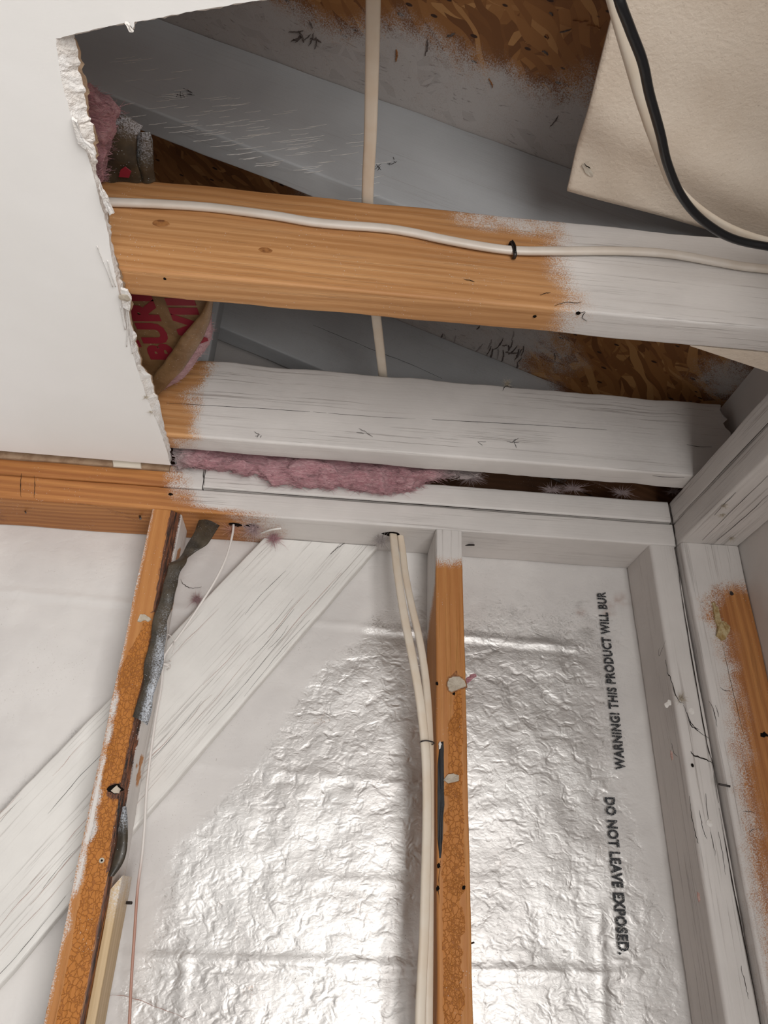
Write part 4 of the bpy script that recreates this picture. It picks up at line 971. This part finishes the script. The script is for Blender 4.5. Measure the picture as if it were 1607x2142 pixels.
PP2 = strip_px('peeled_paper', [(254, 1690), (250, 1722), (243, 1762), (236, 1800), (226, 1834)], [(263, 1689), (269, 1722), (266, 1762), (258, 1800), (238, 1833)], [0.938] * 5, M['kraft_dark'], None, 0.0008, lambda q, s, v: 0.5 * (1 - sm(0.1, 0.5, s)), crinkle=0.002)
tag(PP2, 'short leftover of dark tarred paper lower on the left stud', 'paper strip')
# torn foil bulge next to the peeled paper
o = tuft('wool_wisp', aty(412, 1253, 1.02), 0.009, 120, M['wool'], None, 0.35, thick=0.0002)
tag(o, 'pinkish wool wisp caught on the foil between left stud and brace', 'fibre tuft')
o = slab('wool_shred', [aty(x, y, 0.962) for x, y in ((975, 1418), (985, 1412), (997, 1409), (996, 1415), (985, 1424), (976, 1432))], (0, -1, 0), 0.002, M['wool'], None, rough=0.002, dome=0.001)
tag(o, 'tiny pink wool shred sticking out right of the middle stud', 'fibre tuft')
crackline('tear', [aty(x, y, YF - 0.0035) for x, y in ((378, 1212), (384, 1222), (400, 1230), (422, 1228))], (0, -1, 0), 0.0014, M['crack'], wall)
crackline('tear', [aty(x, y, YF - 0.0035) for x, y in ((215, 2085), (250, 2082), (290, 2092), (330, 2108), (370, 2122), (410, 2142))], (0, -1, 0), 0.0012, M['scar'], wall)
# pink batt on the plate, sagging out behind the white joist
top = [(360, 925), (430, 930), (520, 940), (620, 950), (720, 960), (800, 966), (860, 972), (930, 978), (1000, 985)]
mid = [(366, 958), (430, 962), (520, 968), (620, 976), (720, 988), (800, 992), (860, 994), (930, 988), (1000, 990)]
bot = [(374, 974), (425, 976), (520, 990), (600, 1010), (690, 1018), (780, 1024), (850, 1022), (890, 1004), (960, 992)]
rows = [[aty(x, y, 0.925) + Vector((0, 0, 0.004)) for x, y in top], [aty(x, y, 0.915) for x, y in mid], [aty(x, y, 0.926) for x, y in bot], [aty(x, y, 0.934) + Vector((0, 0.004, 0.002)) for x, y in bot]]
random.seed(5)
o = wool('pink_insulation', rows, M['wool'], None, 0.0085, grey=lambda p: 0.12 + 0.6 * (1 - sm(-0.235, -0.205, p.x)) + 0.7 * sm(0.12, 0.19, p.x), strands=3200, slen=0.026, k=2)
tag(o, 'wavy pink insulation squeezed between the white joist and the top plate', 'insulation')
for i, (x, y, r, lab) in enumerate(((985, 1000, 0.011, 'grey wool tuft at the right end of the pink insulation'), (1155, 1025, 0.009, 'small grey wool tuft midway in the dark slot under the white joist'),
                     (1200, 1022, 0.009, 'pale wool tuft in the dark slot, second from the corner'), (1302, 1030, 0.009, 'grey wool tuft in the dark slot nearest the wall corner'), (1410, 1028, 0.006, 'tiny tuft at the very corner above the plates'))):
    tag(tuft('wool_tuft', aty(x, y, 0.95) + Vector((0, 0, 0.0)), r, 90, M['wool'], None, 0.7, (1.8, 0.8, 0.7)), lab, 'fibre tuft', 'wool tufts in the slot above the top plate')
# kraft faced batt between the joists, with red print
KF = thing('faced_batt', None, 'brown paper faced insulation batt with red print between the joists at left', 'insulation')
zk = ZH + 0.062
kp = [atz(x, y, zk) for x, y in ((250, 600), (425, 605), (440, 640), (400, 690), (345, 780), (300, 850), (230, 820))]
sl = slab('facing', kp, (0, 0, 1), 0.002, M['kraft'], KF, sub=3)
LE = [(440, 612), (428, 640), (402, 678), (372, 718), (345, 755), (312, 800)]; RE = [(452, 612), (442, 655), (428, 702), (402, 745), (372, 785), (330, 826)]
fl = strip_px('flange', LE, RE, [ZH + 0.048] * 6, M['kraft'], KF, 0.0009, lambda q, s, v: 0.02 + 0.1 * v, plane='z', crinkle=0.002); fl['label'] = 'curved brown paper flange'
rows = [[atz(x, y, ZH + 0.054) for x, y in ((438, 645), (424, 685), (398, 728), (370, 768), (328, 818))], [atz(x, y, ZH + 0.058) for x, y in ((441, 668), (436, 705), (412, 745), (382, 785), (332, 822))], [atz(x, y, ZH + 0.066) for x, y in ((443, 690), (440, 720), (416, 755), (384, 795), (336, 826))]]
rows = [[p + Vector((0, 0, 0.006)) for p in q] for q in rows]
wl = wool('wool_edge', rows, M['wool'], KF, 0.001, grey=lambda p: 0.25, strands=260, slen=0.012, k=5)
e1, e2 = atz(372, 772, zk), atz(306, 612, zk); hd = atz(300, 735, zk) - atz(335, 690, zk)
X = (e2 - e1); X.z = 0
Yd = Vector((0, 0, -1)).cross(X.normalized())
Xn = X.normalized(); Yd = Vector((0, 0, -1)).cross(Xn)
P0t = atz(372, 752, zk) 
text('red_print', 'BURN', P0t, Xn, Yd, X.length * 1.05, 0.036, M['red'], KF, 0.0006, 0.06)
text('red_print', 'WILL', P0t + Xn * 0.02 - Yd * 0.050, Xn, Yd, X.length * 0.98, 0.036, M['red'], KF, 0.0006, 0.06)
text('red_print', 'THIS', P0t + Xn * 0.01 + Yd * 0.040, Xn, Yd, X.length * 0.98, 0.036, M['red'], KF, 0.0006, 0.06)
# batt at upper left behind the ceiling edge
KB = thing('faced_batt', None, 'pink insulation with crumpled brown facing behind the torn ceiling at upper left', 'insulation')
zz = ZH + 0.13
rows = [[atz(x, y, zz) for x, y in ((150, 175), (160, 250), (180, 330), (190, 400))], [atz(x, y, zz - 0.012) for x, y in ((188, 180), (205, 250), (215, 320), (208, 390))], [atz(x, y, zz) for x, y in ((205, 188), (246, 225), (240, 300), (210, 385))]]
wool('wool', rows, M['wool'], KB, 0.004, grey=lambda p: 0.1, strands=500, slen=0.018, k=9)
LE = [(238, 215), (228, 270), (215, 320), (206, 380)]; RE = [(300, 262), (284, 290), (284, 330), (300, 380)]
strip_px('facing', LE, RE, [zz + 0.002, zz, zz - 0.002, zz + 0.001], M['kraft_dark'], KB, 0.001, lambda q, s, v: 0.55 * (1 - sm(0.1, 0.5, s)), plane='z', crinkle=0.004)
slab('red_print_patch', [atz(x, y, zz - 0.006) for x, y in ((252, 355), (262, 348), (275, 358), (270, 372), (248, 370))], (0, 0, -1), 0.0004, M['red'], KB, sub=2)
LE = [(284, 268), (284, 300), (286, 340), (300, 380)]; RE = [(312, 276), (318, 300), (322, 340), (328, 380)]
strip_px('facing_fold', LE, RE, [zz + 0.004] * 4, M['kraft_dark'], KB, 0.001, lambda q, s, v: 0.45 * (1 - s), plane='z', crinkle=0.004)
